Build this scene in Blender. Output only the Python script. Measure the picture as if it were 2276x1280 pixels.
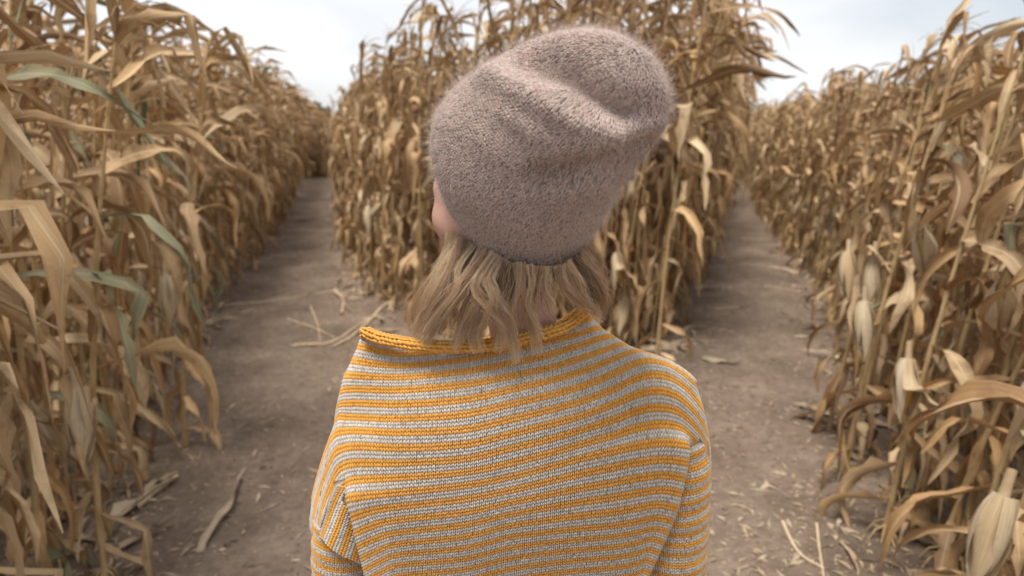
import bpy, bmesh, math, random
import numpy as np
from mathutils import Vector, Matrix
R = math.radians
random.seed(7); rng = np.random.default_rng(11)
sc = bpy.context.scene
for o in list(bpy.data.objects): bpy.data.objects.remove(o)
COL = sc.collection

# ------------------------------------------------------------------ camera, sky, sun, exposure
CAMH, PITCH, FPX = 1.70, R(14.3), 1391.0
cam_d = bpy.data.cameras.new('camera'); cam = bpy.data.objects.new('camera', cam_d); COL.objects.link(cam)
cam.location = (0, 0, CAMH); cam.rotation_euler = (R(90) - PITCH, 0, 0)
cam_d.sensor_width = 36; cam_d.lens = 36 * FPX / 2276; cam_d.clip_start = 0.02; cam_d.clip_end = 3000
cam_d.dof.use_dof = True; cam_d.dof.focus_distance = 0.80; cam_d.dof.aperture_fstop = 3.6
sc.camera = cam
world = bpy.data.worlds.new('World'); sc.world = world; world.use_nodes = True
SUN_EL, SUN_AZ = R(73), R(-140)          # azimuth measured from +Y, negative = to the left
def build_world():
    nt = world.node_tree; nt.nodes.clear(); L = nt.links
    out = nt.nodes.new('ShaderNodeOutputWorld'); bg = nt.nodes.new('ShaderNodeBackground')
    sky = nt.nodes.new('ShaderNodeTexSky'); sky.sky_type = 'NISHITA'; sky.sun_disc = False
    sky.sun_elevation = SUN_EL; sky.sun_rotation = SUN_AZ; sky.air_density = 1.0; sky.dust_density = 2.0; sky.ozone_density = 1.5
    tc = nt.nodes.new('ShaderNodeTexCoord'); mp = nt.nodes.new('ShaderNodeMapping'); mp.inputs['Scale'].default_value = (1.0, 1.0, 2.6)
    mp.inputs['Location'].default_value = (0.35, 0.1, 0.2)
    nz = nt.nodes.new('ShaderNodeTexNoise'); nz.inputs['Scale'].default_value = 1.5; nz.inputs['Detail'].default_value = 5; nz.inputs['Roughness'].default_value = .5
    rmp = nt.nodes.new('ShaderNodeValToRGB'); rmp.color_ramp.elements[0].position = .30; rmp.color_ramp.elements[1].position = .66
    rmp.color_ramp.elements[0].color = (.20, .20, .20, 1)
    mix = nt.nodes.new('ShaderNodeMix'); mix.data_type = 'RGBA'; mix.inputs['B'].default_value = (9.0, 9.05, 9.15, 1)
    L.new(tc.outputs['Generated'], mp.inputs['Vector']); L.new(mp.outputs['Vector'], nz.inputs['Vector'])
    sx = nt.nodes.new('ShaderNodeSeparateXYZ'); L.new(tc.outputs['Generated'], sx.inputs[0])
    mu = nt.nodes.new('ShaderNodeMath'); mu.operation = 'MULTIPLY_ADD'; mu.inputs[1].default_value = .16; L.new(sx.outputs['X'], mu.inputs[0]); L.new(nz.outputs['Fac'], mu.inputs[2])
    L.new(mu.outputs[0], rmp.inputs['Fac']); L.new(rmp.outputs['Color'], mix.inputs['Factor'])
    L.new(sky.outputs['Color'], mix.inputs['A']); L.new(mix.outputs['Result'], bg.inputs['Color'])
    bg.inputs['Strength'].default_value = 0.10
    L.new(bg.outputs['Background'], out.inputs['Surface'])
build_world()
sun_d = bpy.data.lights.new('sun', 'SUN'); sun_d.energy = 3.6; sun_d.angle = R(22); sun_d.color = (1, .95, .88)
sun = bpy.data.objects.new('sun', sun_d); COL.objects.link(sun)
sdir = Vector((math.sin(SUN_AZ) * math.cos(SUN_EL), math.cos(SUN_AZ) * math.cos(SUN_EL), math.sin(SUN_EL)))
sun.rotation_euler = sdir.to_track_quat('Z', 'Y').to_euler()
sc.view_settings.view_transform = 'Standard'; sc.view_settings.look = 'None'
sc.view_settings.exposure = 0.28; sc.view_settings.gamma = 1.0; sc.view_settings.use_curve_mapping = False
sc.cycles.use_denoising = True; sc.cycles.max_bounces = 6; sc.cycles.transparent_max_bounces = 8
sc.cycles.diffuse_bounces = 4; sc.cycles.glossy_bounces = 2; sc.cycles.transmission_bounces = 3

# ------------------------------------------------------------------ helpers
_f = np.array([0, math.cos(PITCH), -math.sin(PITCH)]); _u = np.array([0, math.sin(PITCH), math.cos(PITCH)])
CAM = np.array([0, 0, CAMH])
def at(px, py, Y):
    d = _f + np.array([1., 0, 0]) * (px - 1138) / FPX + _u * (640 - py) / FPX
    return CAM + d * (Y / d[1])
def on_ground(px, py, z=0.0):
    d = _f + np.array([1., 0, 0]) * (px - 1138) / FPX + _u * (640 - py) / FPX
    return CAM + d * ((z - CAMH) / d[2])
def to_px(P):
    v = np.asarray(P) - CAM; z = v @ _f
    return 1138 + FPX * v[..., 0] / z, 640 - FPX * (v @ _u) / z
def mesh_np(name, V, F, mats=(), midx=None, uv=None, smooth=True):
    """V (n,3); F (m,k) equal-sided faces; uv per vertex (n,2)"""
    V = np.asarray(V, np.float32); F = np.asarray(F, np.int32); me = bpy.data.meshes.new(name)
    m, k = F.shape
    me.vertices.add(len(V)); me.vertices.foreach_set('co', V.ravel())
    me.loops.add(m * k); me.loops.foreach_set('vertex_index', F.ravel())
    me.polygons.add(m); me.polygons.foreach_set('loop_start', np.arange(0, m * k, k, dtype=np.int32))
    for x in mats: me.materials.append(x)
    if midx is not None: me.polygons.foreach_set('material_index', np.asarray(midx, np.int32))
    if uv is not None:
        l = me.uv_layers.new(name='UVMap'); l.data.foreach_set('uv', np.asarray(uv, np.float32)[F.ravel()].ravel())
    me.update(calc_edges=True)
    if smooth: me.polygons.foreach_set('use_smooth', np.ones(m, bool))
    return me
def link(name, me, parent=None, loc=None):
    o = bpy.data.objects.new(name, me); COL.objects.link(o)
    if parent is not None: o.parent = parent
    if loc is not None: o.location = loc
    return o
def tag(o, label=None, cat=None, group=None, kind=None):
    if label: o['label'] = label
    if cat: o['category'] = cat
    if group: o['group'] = group
    if kind: o['kind'] = kind
    return o
def empty(name, loc):
    o = bpy.data.objects.new(name, None); o.empty_display_size = .1; COL.objects.link(o); o.location = loc; return o
def frames(P):
    T = np.gradient(P, axis=0); T /= np.linalg.norm(T, axis=1)[:, None] + 1e-9
    ref = np.array([0, 0, 1.]) if abs(T[0][2]) < .9 else np.array([1., 0, 0])
    N = np.zeros_like(P); n = ref - T[0] * (ref @ T[0])
    for i in range(len(P)):
        n = n - T[i] * (n @ T[i]); n = n / (np.linalg.norm(n) + 1e-9); N[i] = n
    return T, N, np.cross(T, N)
def tube(P, rad, sides=6, cap=True):
    P = np.asarray(P, float); rad = np.broadcast_to(np.asarray(rad, float), (len(P),))
    T, N, B = frames(P); a = np.linspace(0, 2 * math.pi, sides, endpoint=False)
    V = (P[:, None] + rad[:, None, None] * (np.cos(a)[None, :, None] * N[:, None] + np.sin(a)[None, :, None] * B[:, None])).reshape(-1, 3)
    n = len(P); i, j = np.meshgrid(np.arange(n - 1), np.arange(sides), indexing='ij'); j2 = (j + 1) % sides
    F = np.stack([i * sides + j, i * sides + j2, (i + 1) * sides + j2, (i + 1) * sides + j], -1).reshape(-1, 4)
    return V, F
class Bag:
    """collects quads into one mesh"""
    def __init__(s): s.V = []; s.F = []; s.M = []; s.U = []; s.n = 0
    def add(s, V, F, m=0, uv=None):
        V = np.asarray(V, float); s.V.append(V); s.F.append(np.asarray(F) + s.n); s.M.append(np.full(len(F), m)); s.n += len(V)
        s.U.append(np.zeros((len(V), 2)) if uv is None else uv)
    def mesh(s, name, mats, smooth=True):
        return mesh_np(name, np.concatenate(s.V), np.concatenate(s.F), mats, np.concatenate(s.M), np.concatenate(s.U), smooth)
def crom(P, n):
    """dense Catmull-Rom through the points"""
    P = np.asarray(P, float); Q = np.vstack([2 * P[0] - P[1], P, 2 * P[-1] - P[-2]])
    t = np.linspace(0, len(P) - 1 - 1e-6, n); i = t.astype(int); t = (t - i)[:, None]
    a, b, c, d = Q[i], Q[i + 1], Q[i + 2], Q[i + 3]
    return .5 * (2 * b + (c - a) * t + (2 * a - 5 * b + 4 * c - d) * t ** 2 + (3 * b - a - 3 * c + d) * t ** 3)

# ------------------------------------------------------------------ materials
def new_mat(name):
    m = bpy.data.materials.new(name); m.use_nodes = True; nt = m.node_tree; nt.nodes.clear()
    out = nt.nodes.new('ShaderNodeOutputMaterial'); p = nt.nodes.new('ShaderNodeBsdfPrincipled')
    nt.links.new(p.outputs[0], out.inputs[0]); return m, nt, p, out
def N(nt, t, **kw):
    n = nt.nodes.new(t)
    for k, v in kw.items():
        if k in n.inputs: n.inputs[k].default_value = v
        else: setattr(n, k, v)
    return n
def ramp(nt, stops):
    r = nt.nodes.new('ShaderNodeValToRGB'); e = r.color_ramp.elements
    while len(e) < len(stops): e.new(.5)
    for x, (p, c) in zip(e, stops): x.position = p; x.color = (*c, 1)
    return r
def add_bump(nt, p, height, strength, dist):
    b = N(nt, 'ShaderNodeBump', Strength=strength, Distance=dist); nt.links.new(height, b.inputs['Height']); nt.links.new(b.outputs[0], p.inputs['Normal'])
def yarn_mat(name, stops, fleck=None):
    m, nt, p, out = new_mat(name); L = nt.links
    g = N(nt, 'ShaderNodeNewGeometry'); r = ramp(nt, stops); L.new(g.outputs['Random Per Island'], r.inputs[0])
    tc = N(nt, 'ShaderNodeTexCoord'); nz = N(nt, 'ShaderNodeTexNoise', Scale=900., Detail=3.); L.new(tc.outputs['Object'], nz.inputs['Vector'])
    mx = N(nt, 'ShaderNodeMix', data_type='RGBA', blend_type='MULTIPLY'); mx.inputs['Factor'].default_value = .55
    r2 = ramp(nt, [(.3, (.62, .6, .58)), (.65, (1.12, 1.12, 1.12))]); L.new(nz.outputs['Fac'], r2.inputs[0])
    L.new(r.outputs[0], mx.inputs['A']); L.new(r2.outputs[0], mx.inputs['B']); L.new(mx.outputs['Result'], p.inputs['Base Color'])
    p.inputs['Roughness'].default_value = .9; p.inputs['Specular IOR Level'].default_value = .12
    p.inputs['Sheen Weight'].default_value = .25; p.inputs['Sheen Roughness'].default_value = .5
    add_bump(nt, p, nz.outputs['Fac'], .6, .0008)
    return m
def leaf_mat(name, stops, streak=.75, transl=.10, hue_patch=(.20, .11, .05), rib=(.62, .5, .32)):
    m, nt, p, out = new_mat(name); L = nt.links
    g = N(nt, 'ShaderNodeNewGeometry'); oi = N(nt, 'ShaderNodeObjectInfo')
    ad = N(nt, 'ShaderNodeMath', operation='ADD'); L.new(g.outputs['Random Per Island'], ad.inputs[0]); L.new(oi.outputs['Random'], ad.inputs[1])
    fr = N(nt, 'ShaderNodeMath', operation='FRACT'); L.new(ad.outputs[0], fr.inputs[0])
    r = ramp(nt, stops); L.new(fr.outputs[0], r.inputs[0])
    uv = N(nt, 'ShaderNodeUVMap'); mp = N(nt, 'ShaderNodeMapping'); mp.inputs['Scale'].default_value = (26, 1.6, 1)
    vo = N(nt, 'ShaderNodeVectorMath', operation='ADD'); L.new(uv.outputs[0], mp.inputs[0]); L.new(mp.outputs[0], vo.inputs[0])
    sc3 = N(nt, 'ShaderNodeMath', operation='MULTIPLY'); sc3.inputs[1].default_value = 57.; L.new(fr.outputs[0], sc3.inputs[0]); L.new(sc3.outputs[0], vo.inputs[1])
    nz = N(nt, 'ShaderNodeTexNoise', Scale=1.0, Detail=4.); L.new(vo.outputs[0], nz.inputs['Vector'])
    rs = ramp(nt, [(.3, (.68, .64, .6)), (.7, (1.15, 1.14, 1.12))]); L.new(nz.outputs['Fac'], rs.inputs[0])
    m1 = N(nt, 'ShaderNodeMix', data_type='RGBA', blend_type='MULTIPLY'); m1.inputs['Factor'].default_value = streak
    L.new(r.outputs[0], m1.inputs['A']); L.new(rs.outputs[0], m1.inputs['B'])
    tc = N(nt, 'ShaderNodeTexCoord'); n2 = N(nt, 'ShaderNodeTexNoise', Scale=9., Detail=5., Roughness=.65); L.new(tc.outputs['Object'], n2.inputs['Vector'])
    rp = ramp(nt, [(.52, (0, 0, 0)), (.72, (.75, .75, .75))]); L.new(n2.outputs['Fac'], rp.inputs[0])
    m2 = N(nt, 'ShaderNodeMix', data_type='RGBA'); m2.inputs['B'].default_value = (*hue_patch, 1)
    L.new(rp.outputs[0], m2.inputs['Factor']); L.new(m1.outputs['Result'], m2.inputs['A'])
    # pale midrib
    sx = N(nt, 'ShaderNodeSeparateXYZ'); L.new(uv.outputs[0], sx.inputs[0])
    d0 = N(nt, 'ShaderNodeMath', operation='SUBTRACT'); d0.inputs[1].default_value = .5; L.new(sx.outputs['X'], d0.inputs[0])
    d1 = N(nt, 'ShaderNodeMath', operation='ABSOLUTE'); L.new(d0.outputs[0], d1.inputs[0])
    d2 = N(nt, 'ShaderNodeMath', operation='LESS_THAN'); d2.inputs[1].default_value = .045; L.new(d1.outputs[0], d2.inputs[0])
    d3 = N(nt, 'ShaderNodeMath', operation='MULTIPLY'); d3.inputs[1].default_value = .6; L.new(d2.outputs[0], d3.inputs[0])
    m3 = N(nt, 'ShaderNodeMix', data_type='RGBA'); m3.inputs['B'].default_value = (*rib, 1)
    L.new(d3.outputs[0], m3.inputs['Factor']); L.new(m2.outputs['Result'], m3.inputs['A'])
    L.new(m3.outputs['Result'], p.inputs['Base Color']); p.inputs['Roughness'].default_value = .62; p.inputs['Specular IOR Level'].default_value = .3
    add_bump(nt, p, nz.outputs['Fac'], .5, .004)
    tr = N(nt, 'ShaderNodeBsdfTranslucent'); L.new(m3.outputs['Result'], tr.inputs[0])
    ms = N(nt, 'ShaderNodeMixShader'); ms.inputs[0].default_value = transl
    L.new(p.outputs[0], ms.inputs[1]); L.new(tr.outputs[0], ms.inputs[2]); L.new(ms.outputs[0], out.inputs[0])
    return m
def plain_mat(name, stops, scale=20., rough=.8, bump=.3, bdist=.004, spec=.3, detail=5., stretch=(1, 1, 1)):
    m, nt, p, out = new_mat(name); L = nt.links
    tc = N(nt, 'ShaderNodeTexCoord'); mp = N(nt, 'ShaderNodeMapping'); mp.inputs['Scale'].default_value = stretch
    nz = N(nt, 'ShaderNodeTexNoise', Scale=scale, Detail=detail); L.new(tc.outputs['Object'], mp.inputs[0]); L.new(mp.outputs[0], nz.inputs['Vector'])
    r = ramp(nt, stops); L.new(nz.outputs['Fac'], r.inputs[0]); L.new(r.outputs[0], p.inputs['Base Color'])
    p.inputs['Roughness'].default_value = rough; p.inputs['Specular IOR Level'].default_value = spec
    if bump: add_bump(nt, p, nz.outputs['Fac'], bump, bdist)
    return m
STRAW = [(0, (0.594, 0.409, 0.216)), (.14, (0.324, 0.187, 0.080)), (.28, (0.738, 0.566, 0.344)), (.42, (0.297, 0.161, 0.064)), (.54, (0.612, 0.405, 0.196)), (.66, (0.180, 0.096, 0.040)), (.78, (0.693, 0.513, 0.304)), (.9, (0.414, 0.278, 0.148)), (1, (0.540, 0.335, 0.144))]
M_leaf = leaf_mat('dry_corn_leaf', STRAW)
M_green = leaf_mat('green_grey_corn_leaf', [(0, (.17, .19, .10)), (.4, (.25, .26, .15)), (.7, (.36, .33, .20)), (1, (.13, .15, .08))], hue_patch=(.34, .26, .16), rib=(.42, .42, .30))
M_husk = leaf_mat('dry_husk', [(0, (.58, .46, .29)), (.35, (.68, .57, .41)), (.7, (.48, .35, .19)), (1, (.62, .50, .33))], hue_patch=(.36, .22, .10), transl=.15, rib=(.64, .53, .34))
M_litter = leaf_mat('weathered_leaf', [(0, (.46, .37, .26)), (.4, (.38, .28, .18)), (.7, (.54, .45, .33)), (1, (.33, .24, .15))], transl=.05)
M_stalk = plain_mat('dry_stalk', [(.3, (.36, .24, .11)), (.5, (.50, .36, .18)), (.7, (.30, .18, .08))], 14, .6, .3, .003, stretch=(3, 3, .6))
M_darkstalk = plain_mat('dark_stalk', [(.3, (.10, .08, .06)), (.7, (.16, .12, .09))], 14, .7)
M_palestalk = plain_mat('weathered_stalk', [(.3, (.44, .33, .20)), (.5, (.60, .47, .31)), (.7, (.38, .26, .15))], 18, .7, .3, .003)
M_tassel = plain_mat('dry_tassel', [(.3, (.42, .29, .16)), (.7, (.30, .19, .10))], 30, .8, 0)
M_kernel = plain_mat('corn_kernels', [(.35, (.55, .30, .05)), (.65, (.68, .42, .08))], 120, .45, .6, .003)
M_orange = yarn_mat('orange_yarn', [(0, (.69, .335, .056)), (.5, (.75, .38, .072)), (1, (.64, .30, .046))])
M_cream = yarn_mat('oatmeal_yarn', [(0, (.54, .49, .425)), (.35, (.62, .565, .49)), (.7, (.49, .44, .385)), (.93, (.57, .515, .45)), (1, (.35, .30, .265))])
M_hat = yarn_mat('heather_yarn', [(0, (0.486, 0.383, 0.328)), (.25, (0.576, 0.468, 0.403)), (.42, (0.360, 0.281, 0.252)), (.55, (0.540, 0.374, 0.336)), (.68, (0.504, 0.408, 0.353)), (.80, (0.243, 0.196, 0.181)), (.9, (0.630, 0.527, 0.462)), (1, (0.504, 0.357, 0.319))])
M_hatbase = plain_mat('heather_backing', [(.3, (.16, .12, .11)), (.5, (.34, .26, .235)), (.7, (.24, .17, .155))], 420., .95, .4, .002)
M_fuzz = yarn_mat('mohair_fuzz', [(0, (.74, .64, .56)), (.3, (.52, .43, .38)), (.55, (.72, .56, .50)), (.8, (.42, .35, .32)), (1, (.84, .76, .68))])
M_skin, nt_, p_, o_ = new_mat('skin')
p_.inputs['Base Color'].default_value = (.62, .37, .28, 1); p_.inputs['Roughness'].default_value = .5
p_.inputs['Subsurface Weight'].default_value = .15; p_.inputs['Subsurface Radius'].default_value = (.02, .008, .004); p_.inputs['Subsurface Scale'].default_value = .3
nz_ = N(nt_, 'ShaderNodeTexNoise', Scale=400., Detail=3.); add_bump(nt_, p_, nz_.outputs['Fac'], .15, .0006)
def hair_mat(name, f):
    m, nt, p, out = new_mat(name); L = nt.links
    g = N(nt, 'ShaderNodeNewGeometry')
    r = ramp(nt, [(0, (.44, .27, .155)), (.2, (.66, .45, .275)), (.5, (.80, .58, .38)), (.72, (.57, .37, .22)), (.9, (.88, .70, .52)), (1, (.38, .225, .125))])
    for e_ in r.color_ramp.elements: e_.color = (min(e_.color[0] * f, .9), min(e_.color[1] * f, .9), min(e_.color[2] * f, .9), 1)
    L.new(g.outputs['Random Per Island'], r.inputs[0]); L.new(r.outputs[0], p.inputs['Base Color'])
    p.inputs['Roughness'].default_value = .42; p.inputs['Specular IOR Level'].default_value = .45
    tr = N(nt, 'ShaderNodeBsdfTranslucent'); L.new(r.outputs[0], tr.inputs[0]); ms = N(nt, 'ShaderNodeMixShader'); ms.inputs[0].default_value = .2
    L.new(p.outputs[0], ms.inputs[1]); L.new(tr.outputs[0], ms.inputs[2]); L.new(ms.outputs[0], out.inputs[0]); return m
M_hair = hair_mat('dark_blonde_hair', 1.05); M_hair_d = hair_mat('dark_lock_and_gap_hair', .34); M_hair_l = hair_mat('blonde_hair', 1.3)  # darkened hair colour: darker locks, plus painted shade in the gaps between locks
M_lash = plain_mat('eyelash', [(0, (.03, .02, .015)), (1, (.05, .03, .02))], 10, .5, 0)
M_jeans = plain_mat('dark_denim', [(.3, (.03, .04, .07)), (.7, (.05, .065, .11))], 300, .9)
M_shoe = plain_mat('brown_leather', [(.3, (.12, .06, .03)), (.7, (.18, .09, .05))], 30, .5)
def ground_mat():
    m, nt, p, out = new_mat('packed_earth'); L = nt.links
    tc = N(nt, 'ShaderNodeTexCoord')
    a = N(nt, 'ShaderNodeTexNoise', Scale=1.6, Detail=8., Roughness=.62); b = N(nt, 'ShaderNodeTexNoise', Scale=22., Detail=6., Roughness=.7); c = N(nt, 'ShaderNodeTexNoise', Scale=130., Detail=4., Roughness=.7)
    for x in (a, b, c): L.new(tc.outputs['Object'], x.inputs['Vector'])
    ra = ramp(nt, [(.3, (.135, .099, .073)), (.5, (.212, .160, .121)), (.7, (.305, .238, .183))]); L.new(a.outputs['Fac'], ra.inputs[0])
    rb = ramp(nt, [(.32, (.62, .6, .58)), (.55, (1, 1, 1)), (.75, (1.28, 1.26, 1.22))]); L.new(b.outputs['Fac'], rb.inputs[0])
    mx = N(nt, 'ShaderNodeMix', data_type='RGBA', blend_type='MULTIPLY'); mx.inputs['Factor'].default_value = .8
    L.new(ra.outputs[0], mx.inputs['A']); L.new(rb.outputs[0], mx.inputs['B'])
    rc = ramp(nt, [(.35, (.75, .74, .72)), (.65, (1.15, 1.14, 1.12))]); L.new(c.outputs['Fac'], rc.inputs[0])
    m2 = N(nt, 'ShaderNodeMix', data_type='RGBA', blend_type='MULTIPLY'); m2.inputs['Factor'].default_value = .7
    L.new(mx.outputs['Result'], m2.inputs['A']); L.new(rc.outputs[0], m2.inputs['B']); L.new(m2.outputs['Result'], p.inputs['Base Color'])
    p.inputs['Roughness'].default_value = .95; p.inputs['Specular IOR Level'].default_value = .15
    s = N(nt, 'ShaderNodeMath', operation='ADD'); s2 = N(nt, 'ShaderNodeMath', operation='MULTIPLY'); s2.inputs[1].default_value = .25
    L.new(c.outputs['Fac'], s2.inputs[0]); L.new(b.outputs['Fac'], s.inputs[0]); L.new(s2.outputs[0], s.inputs[1])
    add_bump(nt, p, s.outputs[0], .7, .025)
    return m
M_ground = ground_mat()

# ------------------------------------------------------------------ ground
LEFT = np.array([(-1.0, -1.0), (-1.25, .6), (-1.62, 2.1), (-1.74, 2.5), (-2.19, 3.66), (-2.75, 5.23), (-3.25, 7.8), (-4.3, 11.85), (-6.9, 21.5), (-8.2, 26)])
RIGHT = np.array([(1.0, -1.0), (1.22, .8), (1.52, 2.1), (1.78, 2.66), (2.45, 4.46), (3.22, 6.66), (4.5, 11.3), (7.7, 21.5), (9.6, 26)])
CEN_L = np.array([(0.0, 4.75), (-.75, 4.95), (-1.0, 5.3), (-1.62, 6.47), (-2.9, 10.28), (-5.6, 20.), (-6.5, 26)])
CEN_R = np.array([(0.0, 4.75), (.85, 4.6), (1.3, 4.8), (2.2, 7.08), (3.65, 11.28), (6.8, 20.5), (8.2, 26)])
def edge_x(poly, y): return np.interp(y, poly[:, 1], poly[:, 0])
def hnoise(x, y):
    return (.022 * np.sin(1.9 * x + .7 * np.sin(1.3 * y)) * np.sin(1.5 * y + 1.1) + .012 * np.sin(5.3 * x + 2 * np.sin(2.1 * y)) * np.sin(4.1 * y + .5 * x)
            + .006 * np.sin(13 * x + 3 * np.sin(5 * y)) * np.sin(11 * y + 2 * np.sin(4 * x)))
def ground_z(x, y):
    fade = np.clip(1.2 - np.hypot(x, y) / 40, 0, 1); z = hnoise(np.asarray(x, float), np.asarray(y, float))
    return z * fade
def graded(a, b, step, far):
    c = list(np.arange(a, b + 1e-6, step)); s = step
    lo, hi = [c[0]], [c[-1]]
    while hi[-1] < far: s *= 1.22; hi.append(hi[-1] + s)
    s = step
    while lo[-1] > -far: s *= 1.22; lo.append(lo[-1] - s)
    return np.array(lo[:0:-1] + c + hi[1:])
gx, gy = graded(-4, 4, .05, 900), graded(.6, 8, .05, 900)
GX, GY = np.meshgrid(gx, gy); GZ = ground_z(GX, GY); GZ += rng.normal(0, .0034, GZ.shape) * (np.abs(GX) < 5) * (np.abs(GY - 4) < 6)
nx, ny = len(gx), len(gy); i, j = np.meshgrid(np.arange(ny - 1), np.arange(nx - 1), indexing='ij')
F = np.stack([i * nx + j, i * nx + j + 1, (i + 1) * nx + j + 1, (i + 1) * nx + j], -1).reshape(-1, 4)
gnd = link('ground', mesh_np('ground', np.stack([GX, GY, GZ], -1).reshape(-1, 3), F, [M_ground])); tag(gnd, 'bare packed brown earth of the forking path', 'ground', kind='structure')

# ------------------------------------------------------------------ corn: shapes
def leaf_geo(kind, nl=12, na=4, rs=random):
    """a dry corn leaf: base at the origin, heading +X; returns V, F, UV"""
    if kind == 'up':    L, W, e0, e1 = rs.uniform(.40, .76), rs.uniform(.034, .064), R(rs.uniform(25, 74)), R(rs.uniform(-70, 8))
    elif kind == 'mid': L, W, e0, e1 = rs.uniform(.45, .84), rs.uniform(.045, .084), R(rs.uniform(5, 60)), R(rs.uniform(-105, -75))
    elif kind == 'low': L, W, e0, e1 = rs.uniform(.30, .62), rs.uniform(.036, .066), R(rs.uniform(-60, 10)), R(rs.uniform(-105, -80))
    else:               L, W, e0, e1 = rs.uniform(.2, .5), rs.uniform(.025, .055), R(rs.uniform(0, 14)), R(rs.uniform(-14, 0))
    t = np.linspace(0, 1, nl + 1); bend = rs.uniform(.7, 2.0)
    if kind == 'flat': el = e0 + (e1 - e0) * t
    else:
        el = e0 + (e1 - e0) * np.clip(t * rs.uniform(1.1, 1.9), 0, 1) ** bend
        if rs.random() < .55:                                   # a dry leaf snaps over at a crease
            tb = rs.uniform(.15, .6); el = np.where(t > tb, np.minimum(el, R(rs.uniform(-100, -45))), el)
    az = rs.uniform(-.9, .9) * t ** 1.5 + rs.uniform(-.3, .3) * np.sin(t * 7 + rs.uniform(0, 6)); el = el + rs.uniform(.04, .17) * np.sin(t * rs.uniform(6, 14) + rs.uniform(0, 6)) * (.2 if kind == 'flat' else 1)
    d = np.stack([np.cos(el) * np.cos(az), np.cos(el) * np.sin(az), np.sin(el)], -1) * (L / nl)
    P = np.vstack([np.zeros(3), np.cumsum(d[:-1], 0)])
    T = d / np.linalg.norm(d, axis=1)[:, None]; side = np.cross([0, 0, 1.], T); side[:, :] += np.array([0, 1e-3, 0]); side /= np.linalg.norm(side, axis=1)[:, None]
    for q in range(1, nl + 1):
        if side[q] @ side[q - 1] < 0: side[q] *= -1
    up = np.cross(T, side)
    tw = rs.choice((-1, 1)) * rs.uniform(.4, 3.6) * t ** 1.3 * (0.3 if kind == 'flat' else 1) + rs.uniform(-.5, .5) + rs.uniform(0, .5) * np.sin(t * rs.uniform(5, 11))
    s2 = side * np.cos(tw)[:, None] + up * np.sin(tw)[:, None]; u2 = -side * np.sin(tw)[:, None] + up * np.cos(tw)[:, None]
    w = .5 * W * np.minimum(1, .45 + 2.6 * t) * np.clip(1 - t ** 2.6, 0, 1) ** .8 + .0015
    a = np.linspace(-1, 1, na + 1); curl = rs.uniform(.1, .8) + rs.uniform(-.3, .7) * t
    ph1, ph2, fr_ = rs.uniform(0, 6), rs.uniform(0, 6), rs.uniform(9, 17)
    V = np.zeros((nl + 1, na + 1, 3)); UV = np.zeros((nl + 1, na + 1, 2))
    eL, eR = [np.array([1 + rs.gauss(0, .20) - (.55 if rs.random() < .10 else 0) for _ in t]) for _ in (0, 1)]; w0 = w
    for k, av in enumerate(a):
        w = w0 * np.clip(eL if av < 0 else eR, .25, 1.5) if abs(av) > .9 else w0
        th = curl * abs(av)
        lat = av * np.cos(th * .8) * w; hgt = abs(av) * np.sin(th) * w
        wav = .30 * w * abs(av) ** 1.5 * np.sin(fr_ * t + (ph1 if av < 0 else ph2))
        V[:, k] = P + s2 * lat[:, None] + u2 * (hgt + wav)[:, None]
        UV[:, k] = np.stack([np.full_like(t, (av + 1) / 2), t * L / .6], -1)
    n = na + 1; i, j = np.meshgrid(np.arange(nl), np.arange(na), indexing='ij')
    F = np.stack([i * n + j, i * n + j + 1, (i + 1) * n + j + 1, (i + 1) * n + j], -1).reshape(-1, 4)
    return V.reshape(-1, 3), F, UV.reshape(-1, 2)
def rotz(V, a):
    c, s = math.cos(a), math.sin(a); V = np.asarray(V); return np.stack([V[:, 0] * c - V[:, 1] * s, V[:, 0] * s + V[:, 1] * c, V[:, 2]], -1)
def stalk_path(H, lean, wob, n=10):
    t = np.linspace(0, 1, n); return np.stack([lean[0] * H * t ** 1.5 + wob[0] * np.sin(3.1 * t), lean[1] * H * t ** 1.5 + wob[1] * np.sin(2.7 * t), H * t], -1)
def stalk_geo(H, lean, wob, sides=7, n=19):
    P = stalk_path(H, lean, wob, n); t = np.linspace(0, 1, n); r = .0125 * (1 - .72 * t) + .0022 * (np.arange(n) % 2 == 0)
    return tube(P, r, sides)
def tassel_geo(rs=random, n=7, seg=6, sides=3):
    b = Bag()
    for k in range(n):
        el, az, L = R(rs.uniform(45, 85)), rs.uniform(-1.2, 1.2) if rs.random() < .7 else rs.uniform(-3, 3), rs.uniform(.16, .30)
        t = np.linspace(0, 1, seg); e = el - t ** 1.4 * rs.uniform(.5, 1.5)
        d = np.stack([np.cos(e) * math.cos(az), np.cos(e) * math.sin(az), np.sin(e)], -1) * L / seg
        b.add(*tube(np.vstack([[0, 0, -.02], np.cumsum(d, 0)]), np.linspace(.0032, .0014, seg + 1), sides))
    return b
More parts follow.
